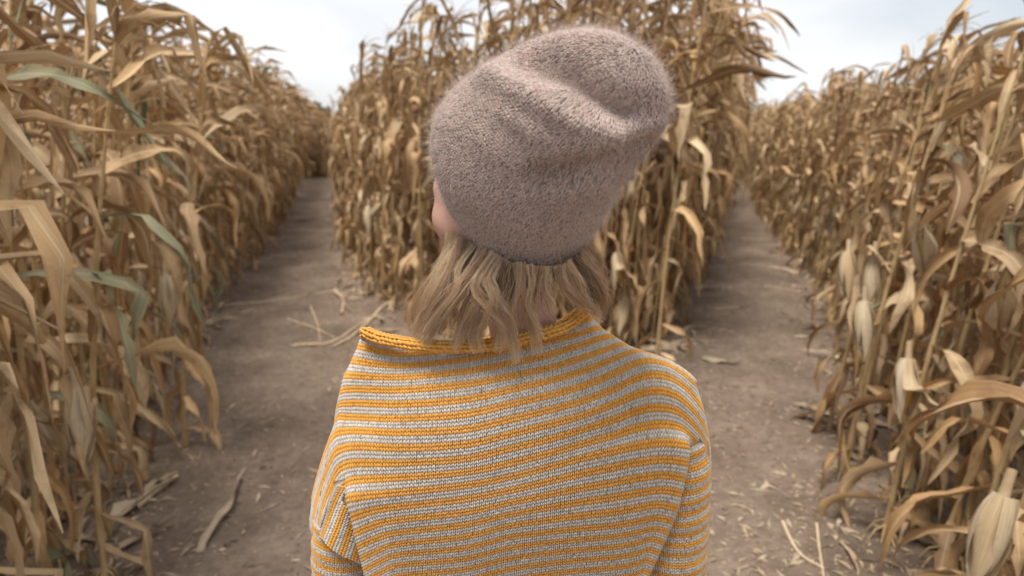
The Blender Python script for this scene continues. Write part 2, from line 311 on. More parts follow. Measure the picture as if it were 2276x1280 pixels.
def ear_geo(rs=random, open_=0.0, L=.21, r=.028):
    """husked ear pointing along +Z from its shank; blades wrap it, tips come to a loose point"""
    b = Bag(); n = 9; t = np.linspace(0, 1, n)
    prof = r * np.sin(np.clip(t * .93 + .09, 0, 1) * math.pi) ** .55 * (1 - .35 * t)
    for k in range(6):
        a0 = k * 2 * math.pi / 6 + rs.uniform(-.3, .3); half = rs.uniform(.62, .85); Lk = L * rs.uniform(.85, 1.2)
        flare = open_ * (rs.uniform(.7, 1.4) if k in (0, 2, 3) else .05)
        aa = np.linspace(-1, 1, 5); V = np.zeros((n, 5, 3)); UV = np.zeros((n, 5, 2))
        wt = half * (1 - t ** 3.2) + .03
        out = flare * np.clip(t - .25, 0, 1) ** 1.5 * .22 + rs.uniform(0, .008) * t + .0022 * (k % 3)
        zz = Lk * t - flare * np.clip(t - .3, 0, 1) ** 2 * .30
        for q, av in enumerate(aa):
            an = a0 + av * wt; rad = prof * (1 + .10 * np.sin(9 * t + 2.1 * q + k)) + out + .003 * np.sin(5 * t + q + k)
            V[:, q] = np.stack([rad * np.cos(an), rad * np.sin(an), zz], -1); UV[:, q] = np.stack([np.full(n, (av + 1) / 2 * .4 + .02), t], -1)
        i, j = np.meshgrid(np.arange(n - 1), np.arange(4), indexing='ij')
        b.add(V.reshape(-1, 3), np.stack([i * 5 + j, i * 5 + j + 1, (i + 1) * 5 + j + 1, (i + 1) * 5 + j], -1).reshape(-1, 4), 0, UV.reshape(-1, 2))
    b.add(*tube(np.array([[0, 0, -.06], [0, 0, -.02], [0, 0, .02]]), [.008, .009, .012], 6), 0)
    if open_ > .3: b.add(*tube(np.stack([0 * t, 0 * t, L * .85 * t], -1), prof * .8 + .0005, 10), 1)
    return b
LEAFLIB = {}
for kind, cnt in (('up', 22), ('mid', 22), ('low', 16), ('flat', 14)):
    LEAFLIB[kind] = []
    for k in range(cnt):
        V, F, U = leaf_geo(kind)
        for mt, nm in ((M_leaf, 'dry'), (M_green, 'green')) if kind != 'flat' else ((M_litter, 'dry'),):
            if nm == 'dry': me = mesh_np(kind + '_leaf', V, F, [mt], uv=U); LEAFLIB[kind].append(me)
            elif k < 8: LEAFLIB.setdefault('green_' + kind, []).append(mesh_np(kind + '_green_leaf', V, F, [mt], uv=U))
EARS = [ear_geo(random, o).mesh('ear', [M_husk, M_kernel]) for o in (0, 0, .1, 0, .2)]
OPEN_EARS = [ear_geo(random, o).mesh('open_ear', [M_husk, M_kernel]) for o in (.55, .8)]
TASSELS = [tassel_geo().mesh('tassel', [M_tassel]) for _ in range(6)]
def root_geo():
    b = Bag()
    for k in range(8):
        a = k * .785 + random.uniform(-.2, .2); z0 = random.uniform(.05, .11); rr = random.uniform(.05, .09)
        b.add(*tube(np.array([[0, 0, z0], [.5 * rr * math.cos(a), .5 * rr * math.sin(a), z0 * .72], [rr * math.cos(a), rr * math.sin(a), -.02]]), [.005, .004, .003], 5))
    return b.mesh('brace_roots', [M_stalk])
ROOTS = [root_geo() for _ in range(3)]

# plant sites: rows that follow the edges of the three blocks of corn
def sites():
    S = []
    def along(poly, off_dir, y0, y1, block, offs, sp, hgt):
        P = crom(poly, 400); seg = np.r_[0, np.cumsum(np.linalg.norm(np.diff(P, axis=0), axis=1))]
        d = np.gradient(P, axis=0); d /= np.linalg.norm(d, axis=1)[:, None]; nrm = np.stack([d[:, 1], -d[:, 0]], -1) * off_dir
        for ri, o in enumerate(offs):
            s = random.uniform(0, sp)
            while s < seg[-1]:
                x, y = [np.interp(s, seg, P[:, c]) + o * np.interp(s, seg, nrm[:, c]) + random.gauss(0, .05) for c in (0, 1)]
                hh = hgt
                if block == 'centre': hh = float(np.interp(y, [4.9, 6.6, 10], [3.05, 2.62, 2.45]) if x < .3 else np.interp(y, [4.9, 7, 11], [3.1, 2.8, 2.5]))
                if block == 'left': hh = float(np.interp(y, [1.5, 4, 8], [2.3, 2.42, 2.52]))
                if block == 'right': hh = float(np.interp(y, [1.5, 4, 8], [2.38, 2.32, 2.3]))
                if y0 < y < y1: S.append([x, y, block, ri, hh * random.uniform(.86, 1.1)])
                s += sp * random.uniform(.75, 1.3) * (1 + .25 * (ri > 2))
    along(LEFT, -1, .75, 25, 'left', (.2, .5, .95, 1.5, 2.2, 3.0), .19, 2.52)
    along(RIGHT, 1, 1.1, 25, 'right', (.16, .5, .95, 1.5, 2.2, 3.0), .19, 2.36)
    along(CEN_L, 1, 4.4, 25, 'centre', (.15, .45, .9, 1.5, 2.1), .18, 2.95)
    along(CEN_R, -1, 4.4, 25, 'centre', (.15, .45, .9, 1.5, 2.1), .18, 2.95)
    out = []
    for s in S:
        x, y = s[0], s[1]
        if s[2] == 'centre' and not (edge_x(CEN_L, y) + .05 < x < edge_x(CEN_R, y) - .05): continue
        if s[2] == 'left' and x > edge_x(LEFT, y) - .08: continue
        if s[2] == 'right' and x < edge_x(RIGHT, y) + .08: continue
        if any((x - q[0]) ** 2 + (y - q[1]) ** 2 < .012 for q in out[-60:]): continue
        out.append(s)
    return out
SITES = sites()
def score(s):
    x, y, b, ri, h = s; px, py = to_px(np.array([x, y, 1.2])); d = math.hypot(x, y)
    if y < .3 or px < -160 or px > 2440: return -1
    if b == 'centre' and 930 < px < 1420 and y > 6.0: return .01 / d
    return 1 / d / (1 + .55 * ri)
SITES.sort(key=score, reverse=True)
NEAR, MIDN = 180, 288
WIND = 0.0   # leaves stream towards +X
def lean_of(block):
    return (random.gauss(.11, .045), random.gauss(.0, .035))
def leaf_plan(H, n=None, rs=random):
    """(height fraction, kind, azimuth)"""
    n = n or rs.randint(18, 22); out = []; a = rs.uniform(0, 6.28)
    for k in range(n):
        f = .07 + .87 * (k / (n - 1)) ** 1.12 + rs.uniform(-.02, .02); a += math.pi + rs.gauss(0, .5)
        kind = 'low' if f < .40 else ('mid' if f < .70 else 'up')
        az = math.atan2(math.sin(a), math.cos(a)); az *= (.9 if kind == 'low' else (.72 if kind == 'mid' else .5))
        out.append((f, kind, az))
    return out
def make_plant(x, y, H, block, label, group, green=0., ear=None, roots=False):
    z = float(ground_z(x, y)) - .01; root = empty('corn_plant', (x, y, z)); tag(root, label, 'corn plant', group)
    lean, wob = lean_of(block), (random.uniform(-.02, .02), random.uniform(-.02, .02)); Hs = H * .9
    V, F = stalk_geo(Hs, lean, wob); link('stalk', mesh_np('stalk', V, F, [M_stalk]), root)
    P = stalk_path(Hs, lean, wob, 60)
    for f, kind, az in leaf_plan(H):
        lib = LEAFLIB[kind]
        if random.random() < green and ('green_' + kind) in LEAFLIB: lib = LEAFLIB['green_' + kind]
        o = link('leaf', random.choice(lib), root, P[int(min(f * H / Hs, 1) * 59)]); o.rotation_euler = (random.gauss(0, .12), random.gauss(0, .12), az)
        s = random.uniform(.8, 1.12); o.scale = (s, s * random.uniform(.85, 1.15), s)
    o = link('tassel', random.choice(TASSELS), root, P[-1]); o.rotation_euler = (lean[1] * -1.5, .25 + lean[0], random.uniform(-.5, .5))
    if ear is None: ear = .55
    if random.random() < ear:
        op = ear > 1; k = int(random.uniform(.36, .5) * 59); az = random.uniform(-3.14, 3.14)
        e = link('ear', random.choice(OPEN_EARS if op else EARS), root, P[k] + np.array([.03 * math.cos(az), .03 * math.sin(az), .0]))
        tilt = random.choice([R(35), R(150), R(165), R(140)]); e.rotation_euler = Matrix.Rotation(az, 4, 'Z').to_euler(); e.rotation_euler = (Matrix.Rotation(az, 3, 'Z') @ Matrix.Rotation(tilt, 3, 'Y')).to_euler()
        s = random.uniform(.85, 1.1); e.scale = (s, s, s)
    if roots: link('brace_roots', random.choice(ROOTS), root)
    return root
def plant_bag(H, nl, na, sides, nst, rs=random, top_only=False):
    b = Bag(); lean, wob = lean_of(''), (rs.uniform(-.02, .02), rs.uniform(-.02, .02)); Hs = H * .9
    b.add(*stalk_geo(Hs, lean, wob, sides, nst), 1); P = stalk_path(Hs, lean, wob, 60)
    for f, kind, az in leaf_plan(H, None if not top_only else 9, rs):
        if top_only: f = .5 + f * .5; kind = 'up' if f > .75 else 'mid'
        V, F, U = leaf_geo(kind, nl, na, rs); b.add(rotz(V, az) + P[int(min(f * H / Hs, 1) * 59)], F, 0, U)
    tb = tassel_geo(rs, 3, 3, 3) if nl < 6 else tassel_geo(rs, 5, 4, 3)
    for V, F in zip(tb.V, tb.F): b.add(V + P[-1], F - F.min(), 2)
    if rs.random() < .5 and nl > 5:
        eb = ear_geo(rs); az = rs.uniform(-3, 3); Mx = np.array(Matrix.Rotation(az, 3, 'Z') @ Matrix.Rotation(R(150), 3, 'Y'))
        V = np.concatenate(eb.V) @ Mx.T + P[26]; b.add(V, np.concatenate(eb.F), 3, np.concatenate(eb.U))
    return b
MATS4 = [M_leaf, M_stalk, M_tassel, M_husk]
LAB = {'left': ('dry tan corn plant along the left edge of the left path', 'corn plants beside the left path'),
       'right': ('dry tan corn plant along the right edge of the right path', 'corn plants beside the right path'),
       'centre': ('dry tan corn plant in the wedge of corn between the two paths', 'corn plants in the middle wedge')}
for n, s in enumerate(SITES[:NEAR]):
    x, y, b, ri, h = s; g = 0.
    if b == 'left' and y < 2.4: g = .24
    elif b == 'left' or b == 'right': g = .03
    make_plant(x, y, h, b, LAB[b][0], LAB[b][1], g, .75 if b == 'right' else .5, roots=(ri == 0 and y < 5))
EARPLANTS = [((1880, 600), 3.3, 0, 150, 'corn plant with a slim pale ear hanging left of the pair on the right block'),
    ((1937, 612), 3.0, 0, 172, 'corn plant with a plump orange-tinged ear hanging at knee height on the right block'),
    ((1915, 715), 2.8, 0, 165, 'corn plant with a pale ear hanging low over the right path edge'),
    ((2010, 850), 2.3, 1, 160, 'corn plant with an open white husk drooping beside the right path'),
    ((2065, 580), 2.6, 0, 30, 'corn plant with a husk standing up among the right corn stalks'),
    ((2225, 690), 2.1, 0, 40, 'corn plant with a tilted pale husk near the right picture edge'),
    ((2215, 1175), 1.42, 0, 165, 'nearest corn plant with a big pale husk at the lower right corner'),
    ((1372, 590), 4.65, 1, 165, 'corn plant with an open pale ear just right of the hat and hair'),
    ((1390, 690), 4.7, 0, 150, 'corn plant with a low ear beside the woman\'s right shoulder'),
    ((375, 655), 3.1, 0, 170, 'corn plant with a yellowish ear hanging in the left corn'),
    ((820, 480), 6.4, 0, 165, 'corn plant with a small ear at the left face of the middle wedge'),
    ((180, 920), 2.0, 0, 170, 'corn plant with a narrow greenish husk low in the left corn')]
for (ex, ey_), Yd, op, tilt, lab in EARPLANTS:
    E = at(ex, ey_, Yd); blk = 'left' if ex < 700 else ('right' if ex > 1700 else 'centre')
    H = {'left': 2.2, 'right': 2.2, 'centre': 2.8}[blk]; rt_ = make_plant(E[0] + (.05 if ex > 1138 else -.05), E[1] + .04, H, blk, lab, LAB[blk][1], .1 if ex < 300 else 0, 0, Yd < 3)
    e = link('ear', (OPEN_EARS if op else EARS)[int(ex) % (2 if op else 5)], rt_, tuple(E + np.array([0, 0, .1 if tilt > 90 else -.05]) - np.array(rt_.location)))
    az = math.atan2(-E[1], -E[0]) + random.uniform(-.4, .4); e.rotation_euler = (Matrix.Rotation(az, 3, 'Z') @ Matrix.Rotation(R(tilt), 3, 'Y')).to_euler(); q = 1.15 if Yd < 3.5 else 1.3; e.scale = (q * 1.25, q * 1.25, q)
bp = at(1470, 640, 4.25); bigp = make_plant(bp[0], bp[1], 2.75, 'centre', 'corn plant with big brown folded leaves reaching right just behind the hat', LAB['centre'][1], 0, 0)
for (bx, by), az, sc_, me in (((1480, 250), .1, 1.25, LEAFLIB['up'][3]), ((1490, 215), -.25, 1.35, LEAFLIB['up'][5]), ((1475, 300), .3, 1.3, LEAFLIB['mid'][2]), ((1480, 150), -.1, 1.2, LEAFLIB['up'][8])):
    o = link('leaf', me, bigp, tuple(at(bx, by, 4.2) - np.array(bigp.location))); o.rotation_euler = (0, 0, az); o.scale = (sc_, sc_ * 1.7, sc_)
MIDP = [plant_bag(2.4, 7, 2, 4, 7).mesh('corn_plant', MATS4) for _ in range(14)]
for s in SITES[NEAR:MIDN]:
    x, y, b, ri, h = s
    o = link('corn_plant', random.choice(MIDP), None, (x, y, float(ground_z(x, y)) - .01)); k = h / 2.4; o.scale = (k, k * random.choice((-1, 1)), k)
    tag(o, LAB[b][0], 'corn plant', LAB[b][1])
# the rest of the field, one mass
FB = Bag(); FPRO = [plant_bag(2.4, 5, 2, 3, 5) for _ in range(12)]; FTOP = [plant_bag(2.4, 4, 1, 3, 3, top_only=True) for _ in range(12)]
FPRO = [tuple(np.concatenate(q) for q in (b.V, b.F, b.M, b.U)) for b in FPRO]; FTOP = [tuple(np.concatenate(q) for q in (b.V, b.F, b.M, b.U)) for b in FTOP]
rest = [(s, FPRO if (s[3] < 3 and s[1] < 16) else FTOP) for s in SITES[MIDN:]]
for k in range(1150):       # deeper inside the blocks only the tops show
    y = random.uniform(6, 48); x = random.uniform(-1, 1) * (.95 * y + 3)
    if y < 25.5:
        l, r, cl, cr = edge_x(LEFT, y), edge_x(RIGHT, y), edge_x(CEN_L, y), edge_x(CEN_R, y)
        if not (x < l - 2.8 or x > r + 2.8 or (cl + 2 < x < cr - 2)): continue
        h = 2.5 if x < l else (2.32 if x > r else 2.8)
    else: h = 2.35
    rest.append(([x, y, '', 9, h * random.uniform(.9, 1.06)], FTOP))
for k in range(420):       # corn that closes the far ends of both paths
    y = random.uniform(22.0, 26.5); x = random.uniform(-10.5, -4.5) if k % 2 else random.uniform(6, 11.5); rest.append(([x, y, '', 9, 2.4 * random.uniform(.88, 1.08)], FPRO))
for s, lib in rest:
    V, F, Mi, U = random.choice(lib); k = s[4] / 2.4
    V = V * np.array([k, k * random.choice((-1, 1)), k]) + np.array([s[0], s[1], -.02])
    FB.V.append(V); FB.F.append(F + FB.n); FB.M.append(Mi); FB.U.append(U); FB.n += len(V)
fld = link('corn_field', FB.mesh('corn_field', MATS4)); tag(fld, 'mass of dry corn standing behind the plants at the path edges', 'corn field', kind='stuff')

# ------------------------------------------------------------------ litter on the path
def lay(o, x, y, az, lift=.006):
    o.location = (x, y, float(ground_z(x, y)) + lift); o.rotation_euler = (random.gauss(0, .08), random.gauss(0, .05), az)
LEAF_LIT = [((440, 732), (545, 697), 'long pale leaf lying along the left edge of the left path'),
            ((437, 742), (487, 776), 'short broad husk leaf lying on the left path edge'),
            ((445, 1232), (535, 1062), 'torn dry leaf lying on the bare ground left of the sweater'),
            ((240, 1165), (390, 1062), 'bundled pale husk lying at the foot of the left corn'),
            ((640, 770), (760, 765), 'pale curled leaf at the end of the fallen stalk on the left path'),
            ((1560, 803), (1642, 818), 'straight dry leaf lying beside the right shoulder on the right path'),
            ((1765, 745), (1830, 748), 'thin dry leaf at the right edge of the right path'),
            ((1690, 1082), (1720, 1075), 'small curled leaf scrap in the middle of the right path'),
            ((1868, 1205), (1932, 1285), 'twisted pale leaf at the bottom edge right of the sweater'),
            ((1840, 1162), (1872, 1192), 'bent leaf scrap lying near the right corn at the bottom'),
            ((1985, 1150), (2010, 1195), 'narrow leaf scrap under the right corn at the bottom'),
            ((745, 640), (770, 700), 'pale leaf piece standing out on the left path by the wedge')]
for k, (a, b, lab) in enumerate(LEAF_LIT):
    A, B = on_ground(*a), on_ground(*b); d = B - A; L = np.linalg.norm(d); me = LEAFLIB['flat'][k % 14]
    ext = max(v.co.x for v in me.vertices); o = link('fallen_leaf', me); lay(o, A[0], A[1], math.atan2(d[1], d[0])); q = L / ext
    o.scale = (q, min(max(q, .8), 1.6), min(q, 1.3)); tag(o, lab, 'fallen leaf', 'single dry leaves lying on the paths')
STALK_LIT = [([(898, 652), (850, 690), (785, 745), (740, 772)], .011, 'broken stalk lying at the left foot of the middle corn wedge'),
             ([(640, 712), (690, 730), (745, 752)], .006, 'thin twig crossing the fallen stalk on the left path'),
             ([(690, 680), (706, 722), (712, 760)], .005, 'short upright-lying twig on the left path'),
             ([(500, 680), (590, 668), (680, 655)], .006, 'thin stalk piece lying across the left path'),
             ([(1740, 1160), (1775, 1225), (1832, 1262)], .006, 'thin forked root piece at the bottom of the right path'),
             ([(1815, 1165), (1822, 1220), (1832, 1285)], .005, 'straight thin twig at the bottom of the right path'),
             ([(1590, 690), (1640, 688)], .006, 'small stalk piece on the right path beside the hat'),
             ([(1700, 640), (1780, 648)], .006, 'short stalk piece lying across the right path')]
STALK_LIT += [([(655, 770), (735, 762), (800, 722), (850, 700)], .008, 'curved pale stalk lying against the broken stalk on the left path'), ([(760, 700), (768, 660), (790, 640)], .008, 'short stalk leaning at the corner of the middle wedge'),
              ([(700, 655), (760, 640), (800, 612)], .006, 'thin stalk lying along the left side of the middle wedge'), ([(420, 740), (500, 705), (560, 690)], .007, 'stalk piece beside the long pale leaf on the left path'),
              ([(300, 1130), (340, 1095), (395, 1058)], .012, 'thick stalk stub under the left corn near the husk bundle'), ([(1880, 1010), (1935, 1035), (2010, 1045)], .006, 'bent root lying at the foot of the right corn')]
for pts, r, lab in STALK_LIT:
    r *= 1.35
    P = np.array([on_ground(*q) for q in pts]); P = crom(P, 12) if len(P) > 2 else np.linspace(P[0], P[1], 6)
    P[:, 2] = ground_z(P[:, 0], P[:, 1]) + r * .8; c = P.mean(0); rr = np.linspace(r, r * .55, len(P)) * (1 + .18 * (np.arange(len(P)) % 4 == 0))
    V, F = tube(P - c, rr, 7); o = link('fallen_stalk', mesh_np('fallen_stalk', V, F, [M_palestalk]), None, c); tag(o, lab, 'fallen stalk', 'broken stalks lying on the paths')
edges = [(LEFT, .25, -.55), (RIGHT, -.25, .55), (CEN_L, -.2, .4), (CEN_R, .2, -.4)]
for k in range(270):
    poly, a, b = random.choice(edges); y = random.uniform(1.9, 9); x = float(edge_x(poly, max(y, poly[0, 1]))) + random.uniform(min(a, b), max(a, b)) * random.random()
    if poly is CEN_L or poly is CEN_R: y = max(y, 4.7)
    o = link('fallen_leaf', random.choice(LEAFLIB['flat'])); lay(o, x, y, random.uniform(0, 6.3)); s = random.uniform(.35, 1.05); o.scale = (s, s * 1.2, s)
    tag(o, 'small dry leaf fallen at the foot of the corn', 'fallen leaf', 'small leaves at the foot of the corn')
b = Bag()
for k in range(11000):
    if random.random() < .62:
        poly, a_, b_ = random.choice(edges); y = 1.8 + 9 * random.random() ** 1.5; x = float(edge_x(poly, max(y, poly[0, 1]))) + random.gauss(0, .28)
    else: y = 1.8 + 8 * random.random() ** 1.4; x = random.uniform(-.72, .72) * y
    L, w, a = random.uniform(.008, .06) * random.uniform(.5, 1.3), random.uniform(.002, .009), random.uniform(0, 6.28); c, s = math.cos(a), math.sin(a); z = float(ground_z(x, y)) + .002
    q = np.array([[-L, -w, 0], [0, -w * 1.3, random.uniform(.002, .01)], [L, 0, random.uniform(0, .006)], [0, w * 1.3, random.uniform(0, .008)]]) * .5
    q = q * (1.9 if k % 5 == 0 else 1.0); b.add(rotz(q, a) + np.array([x, y, z]), [[0, 1, 2, 3]], 0, np.array([[0, 0], [.3, 0], [.4, 1], [.2, 1]]))
cb_ = Bag()
for k in range(2600):
    y = 1.7 + 9 * random.random() ** 1.6; x = random.uniform(-.85, .85) * y; r = random.uniform(.003, .014) * (1 if random.random() < .9 else 1.8); z = float(ground_z(x, y)) + r * .15
    q = np.array([[1, 0, 0], [0, 1, 0], [-1, 0, 0], [0, -1, 0], [.45, .45, .6], [-.45, .45, .55], [-.45, -.45, .6], [.45, -.45, .5]]) * r * np.array([random.uniform(.7, 1.3) for _ in range(24)]).reshape(8, 3)
    cb_.add(rotz(q, random.uniform(0, 6)) + np.array([x, y, z]), [[0, 1, 5, 4], [1, 2, 6, 5], [2, 3, 7, 6], [3, 0, 4, 7], [4, 5, 6, 7]])
o = link('earth_clods', cb_.mesh('earth_clods', [M_ground])); tag(o, 'small crumbs of earth lying on the path', 'earth clods', kind='stuff')
o = link('leaf_crumbs', b.mesh('leaf_crumbs', [M_litter])); tag(o, 'crumbs of dry leaf scattered over the earth', 'leaf crumbs', kind='stuff')

# ------------------------------------------------------------------ far trees
for k, (px, h, d) in enumerate(((668, 7.0, 150), (690, 8.5, 160), (712, 7.5, 150), (735, 6.0, 140))):
    X = (px - 1138) / FPX * d; root = empty('distant_tree', (X, d, 0)); tag(root, 'small dark tree on the horizon at the end of the left path', 'tree', 'trees on the horizon')
    V, F = tube(np.array([[0, 0, -.2], [.1, 0, h * .3], [0, .1, h * .7]]), [.25, .2, .08], 6); link('trunk', mesh_np('trunk', V, F, [M_darkstalk]), root)
    n = 900; c = rng.normal(0, 1, (n, 3)); c /= np.linalg.norm(c, axis=1)[:, None]; c *= (rng.random(n) ** .4)[:, None] * np.array([h * .34, h * .34, h * .36]) * (1 + .3 * np.sin(5 * c[:, :1])); c[:, 2] += h * .62
    a = rng.normal(0, .22, (n, 3)); e = rng.normal(0, .22, (n, 3)); V = np.stack([c - a, c - e, c + a, c + e], 1).reshape(-1, 3)
    me = mesh_np('crown', V, np.arange(4 * n).reshape(-1, 4), [plain_mat('far_foliage', [(.3, (.05, .06, .035)), (.7, (.09, .10, .06))], 3, .8, 0)] if k == 0 else [bpy.data.materials['far_foliage']]); link('crown', me, root)

# ------------------------------------------------------------------ the woman
person = empty('person', (0, .80, 0)); tag(person, 'woman seen from behind in a mustard striped sweater and grey knitted hat', 'person')
def child(name, me, parent=None):
    parent = parent or person; o = link(name, me, parent)
    base = Vector((0, 0, 0)); q = parent
    while q is not None: base += q.location; q = q.parent
    o.location = -base; return o

# ---- knit: a fabric is a family of stripe curves; columns sit at equal arc length from a start point
CW, SUB = .0051, 2
def fabric(curves, origin_px=None, smooth=.12):
    """curves {k: [(px,py,Y),...]} -> dense grid G[k*8.., u*2..], NaN where there is no cloth"""
    ks = sorted(curves); data = {}; lo, hi = 0, 0
    for k in ks:
        P = crom(np.array([at(*q) for q in curves[k]]), 300); s = np.r_[0, np.cumsum(np.linalg.norm(np.diff(P, axis=0), axis=1))]
        if origin_px is not None:
            px, _ = to_px(P); i0 = int(np.argmin(np.abs(px - origin_px))); s = s - s[i0]
        data[k] = (P, s / CW); lo = min(lo, s[0] / CW); hi = max(hi, s[-1] / CW)
    us = np.arange(math.floor(lo) * SUB, math.ceil(hi) * SUB + 1) / SUB
    K = np.full((len(ks), len(us), 3), np.nan)
    for a, k in enumerate(ks):
        P, s = data[k]; ok = (us >= s[0]) & (us <= s[-1])
        for c in range(3): K[a, ok, c] = np.interp(us[ok], s, P[:, c])
    if smooth:
        S = K.copy(); S[1:-1] = np.where(np.isnan(K[:-2] + K[2:]), K[1:-1], (1 - 2 * smooth) * K[1:-1] + smooth * (K[:-2] + K[2:])); K = S
    kk = np.arange(0, (len(ks) - 1) * 8 + 1) / 8.; i = np.minimum(kk.astype(int), len(ks) - 2); t = (kk - i)[:, None, None]
    b, c = K[i], K[i + 1]; a = np.where(i[:, None, None] > 0, K[np.maximum(i - 1, 0)], 2 * b - c); d = np.where(i[:, None, None] < len(ks) - 2, K[np.minimum(i + 2, len(ks) - 1)], 2 * c - b)
    a = np.where(np.isnan(a), 2 * b - c, a); d = np.where(np.isnan(d), 2 * c - b, d)
    G = .5 * (2 * b + (c - a) * t + (2 * a - 5 * b + 4 * c - d) * t ** 2 + (3 * b - a - 3 * c + d) * t ** 3)
    return ks[0], us, G
def grid_normals(G, sign=1):
    Gu = np.gradient(G, axis=1); Gk = np.gradient(G, axis=0); n = np.cross(Gu, Gk); n /= np.linalg.norm(n, axis=-1)[..., None] + 1e-12; return n * sign
def sample(A, fi, fj):
    i = np.clip(np.floor(fi).astype(int), 0, A.shape[0] - 2); j = np.clip(np.floor(fj).astype(int), 0, A.shape[1] - 2); a = (fi - i)[..., None]; b = (fj - j)[..., None]
    return (A[i, j] * (1 - a) + A[i + 1, j] * a) * (1 - b) + (A[i, j + 1] * (1 - a) + A[i + 1, j + 1] * a) * b
def stitches(G, Nn, fi0, fj0, dfi, dfj, rad_u, rad_n, rings=4, sides=4, jit=.035):
    """V-shaped knit stitches; fi0,fj0 grid coords of stitch centres; dfi/dfj grid steps of one stitch"""
    n = len(fi0); t = np.linspace(0, 1, rings); out_V = []; ang = np.linspace(0, 2 * math.pi, sides, endpoint=False)
    prof = np.array([.55, 1., 1., .6]) if rings == 4 else np.array([.62, 1.05, .68]) if rings == 3 else np.sin(np.linspace(.18, .85, rings) * math.pi)
    for sgn in (-1, 1):
        ju, jr = rng.normal(0, jit, (n, 1)), rng.normal(0, jit, (n, 1))
        du = sgn * (.14 + .21 * t)[None] + ju; dr = (.62 - 1.28 * t)[None] + jr            # foot of the V down, arms up
        fi, fj = fi0[:, None] + dr * dfi, fj0[:, None] + du * dfj
        C = sample(G, fi, fj); Nm = sample(Nn, fi, fj)
        hgt = rad_n * (.35 + .75 * np.sin(np.pi * np.clip(t * .9 + .05, 0, 1)))[None, :, None]
        C = C + Nm * hgt
        T = np.gradient(C, axis=1); T /= np.linalg.norm(T, axis=-1)[..., None] + 1e-12; S = np.cross(T, Nm); S /= np.linalg.norm(S, axis=-1)[..., None] + 1e-12
        r = prof[None, :, None, None] * (1 + rng.normal(0, .08, (n, 1, 1, 1)))
        V = C[:, :, None] + r * (np.cos(ang)[None, None, :, None] * S[:, :, None] * rad_u + np.sin(ang)[None, None, :, None] * Nm[:, :, None] * rad_n)
        out_V.append(V)
    V = np.concatenate(out_V); ok = ~np.isnan(V).any(axis=(1, 2, 3)); V = V[ok]; m = len(V)
    i, j = np.meshgrid(np.arange(rings - 1), np.arange(sides), indexing='ij'); f = np.stack([i * sides + j, i * sides + (j + 1) % sides, (i + 1) * sides + (j + 1) % sides, (i + 1) * sides + j], -1).reshape(-1, 4)
    F = (f[None] + (np.arange(m) * rings * sides)[:, None, None]).reshape(-1, 4)
    return V.reshape(-1, 3), F, np.concatenate([ok[:n], ok[n:]])
KNIT = {0: Bag(), 1: Bag()}; BASE = Bag()
def knit_fabric(curves, origin, sign, kmin=None, kmax=None, mirror=False):
    k0, us, G = fabric(curves, origin); Nn = grid_normals(G, 1)
    if np.nanmean(np.nansum(Nn * (CAM - G), -1)) < 0: Nn = -Nn
    nk = (G.shape[0] - 1) / 8.; rows = np.arange(0, int(nk * 4)); cols = np.arange(math.ceil(us[0]), math.floor(us[-1]))
    for r in rows:
        k = (r + .5) / 4.; kw = k0 + k
        if (kmin and kw < kmin) or (kmax and kw > kmax): continue
        colr = 0 if abs(((kw + .5) % 1) - .5) < .25 else 1
        fj = (cols + .5 - us[0]) * SUB; fi = np.full(len(fj), k * 8.)
        V, F, ok = stitches(G, Nn, fi, fj, 2., 2., .00112, .0015)
        if len(V): KNIT[colr].add(V, F)
    # backing cloth
    G, Nn = G[::2], Nn[::2]; ny, nx = G.shape[:2]; ok = ~np.isnan(G).any(-1); i, j = np.meshgrid(np.arange(ny - 1), np.arange(nx - 1), indexing='ij')
    good = ok[:-1, :-1] & ok[1:, :-1] & ok[:-1, 1:] & ok[1:, 1:]; i, j = i[good], j[good]
    F = np.stack([i * nx + j, i * nx + j + 1, (i + 1) * nx + j + 1, (i + 1) * nx + j], -1)
    kc = k0 + (i + .5) / 4.; mi = (np.abs(((kc + .5) % 1) - .5) >= .25).astype(int)
    V = np.nan_to_num(G - np.nan_to_num(Nn) * .0016).reshape(-1, 3)
    used = np.unique(F); remap = np.zeros(len(V), int); remap[used] = np.arange(len(used)); Vu = V[used]; Fu = remap[F]
    for a in (0, 1):
        BASE.add(Vu, Fu[mi == a], a)
    if mirror:
        W = Vu.copy(); W[:, 1] = 1.60 - W[:, 1] + .02 * np.clip((W[:, 2] - 1.30) / .12, 0, 1); W[:, 2] -= .55 * np.clip(W[:, 1] - .80, 0, 1) * np.clip((W[:, 2] - 1.15) / .12, 0, 1) + .05 * np.clip((W[:, 2] - 1.33) / .1, 0, 1) * np.clip(1 - np.abs(W[:, 0]) / .16, 0, 1)
        okm = (Vu[Fu][:, :, 1].max(1) < .806)
        for a in (0, 1): BASE.add(W, Fu[(mi == a) & okm][:, ::-1], a)
    return G
YC = lambda k: float(np.interp(k, [0, 1, 2, 3, 4, 5, 6, 7, 8, 10, 13, 15, 17, 19, 22, 26], [.768, .755, .742, .731, .722, .715, .709, .705, .702, .70, .70, .703, .708, .714, .724, .735]))
MID = {1: 750, 2: 780, 3: 809, 4: 837, 5: 867, 6: 899, 7: 933, 8: 966, 9: 997, 10: 1030, 11: 1060, 12: 1090, 13: 1117, 14: 1143, 15: 1168, 16: 1193, 17: 1217, 18: 1240, 19: 1264, 20: 1287, 21: 1310, 22: 1333}
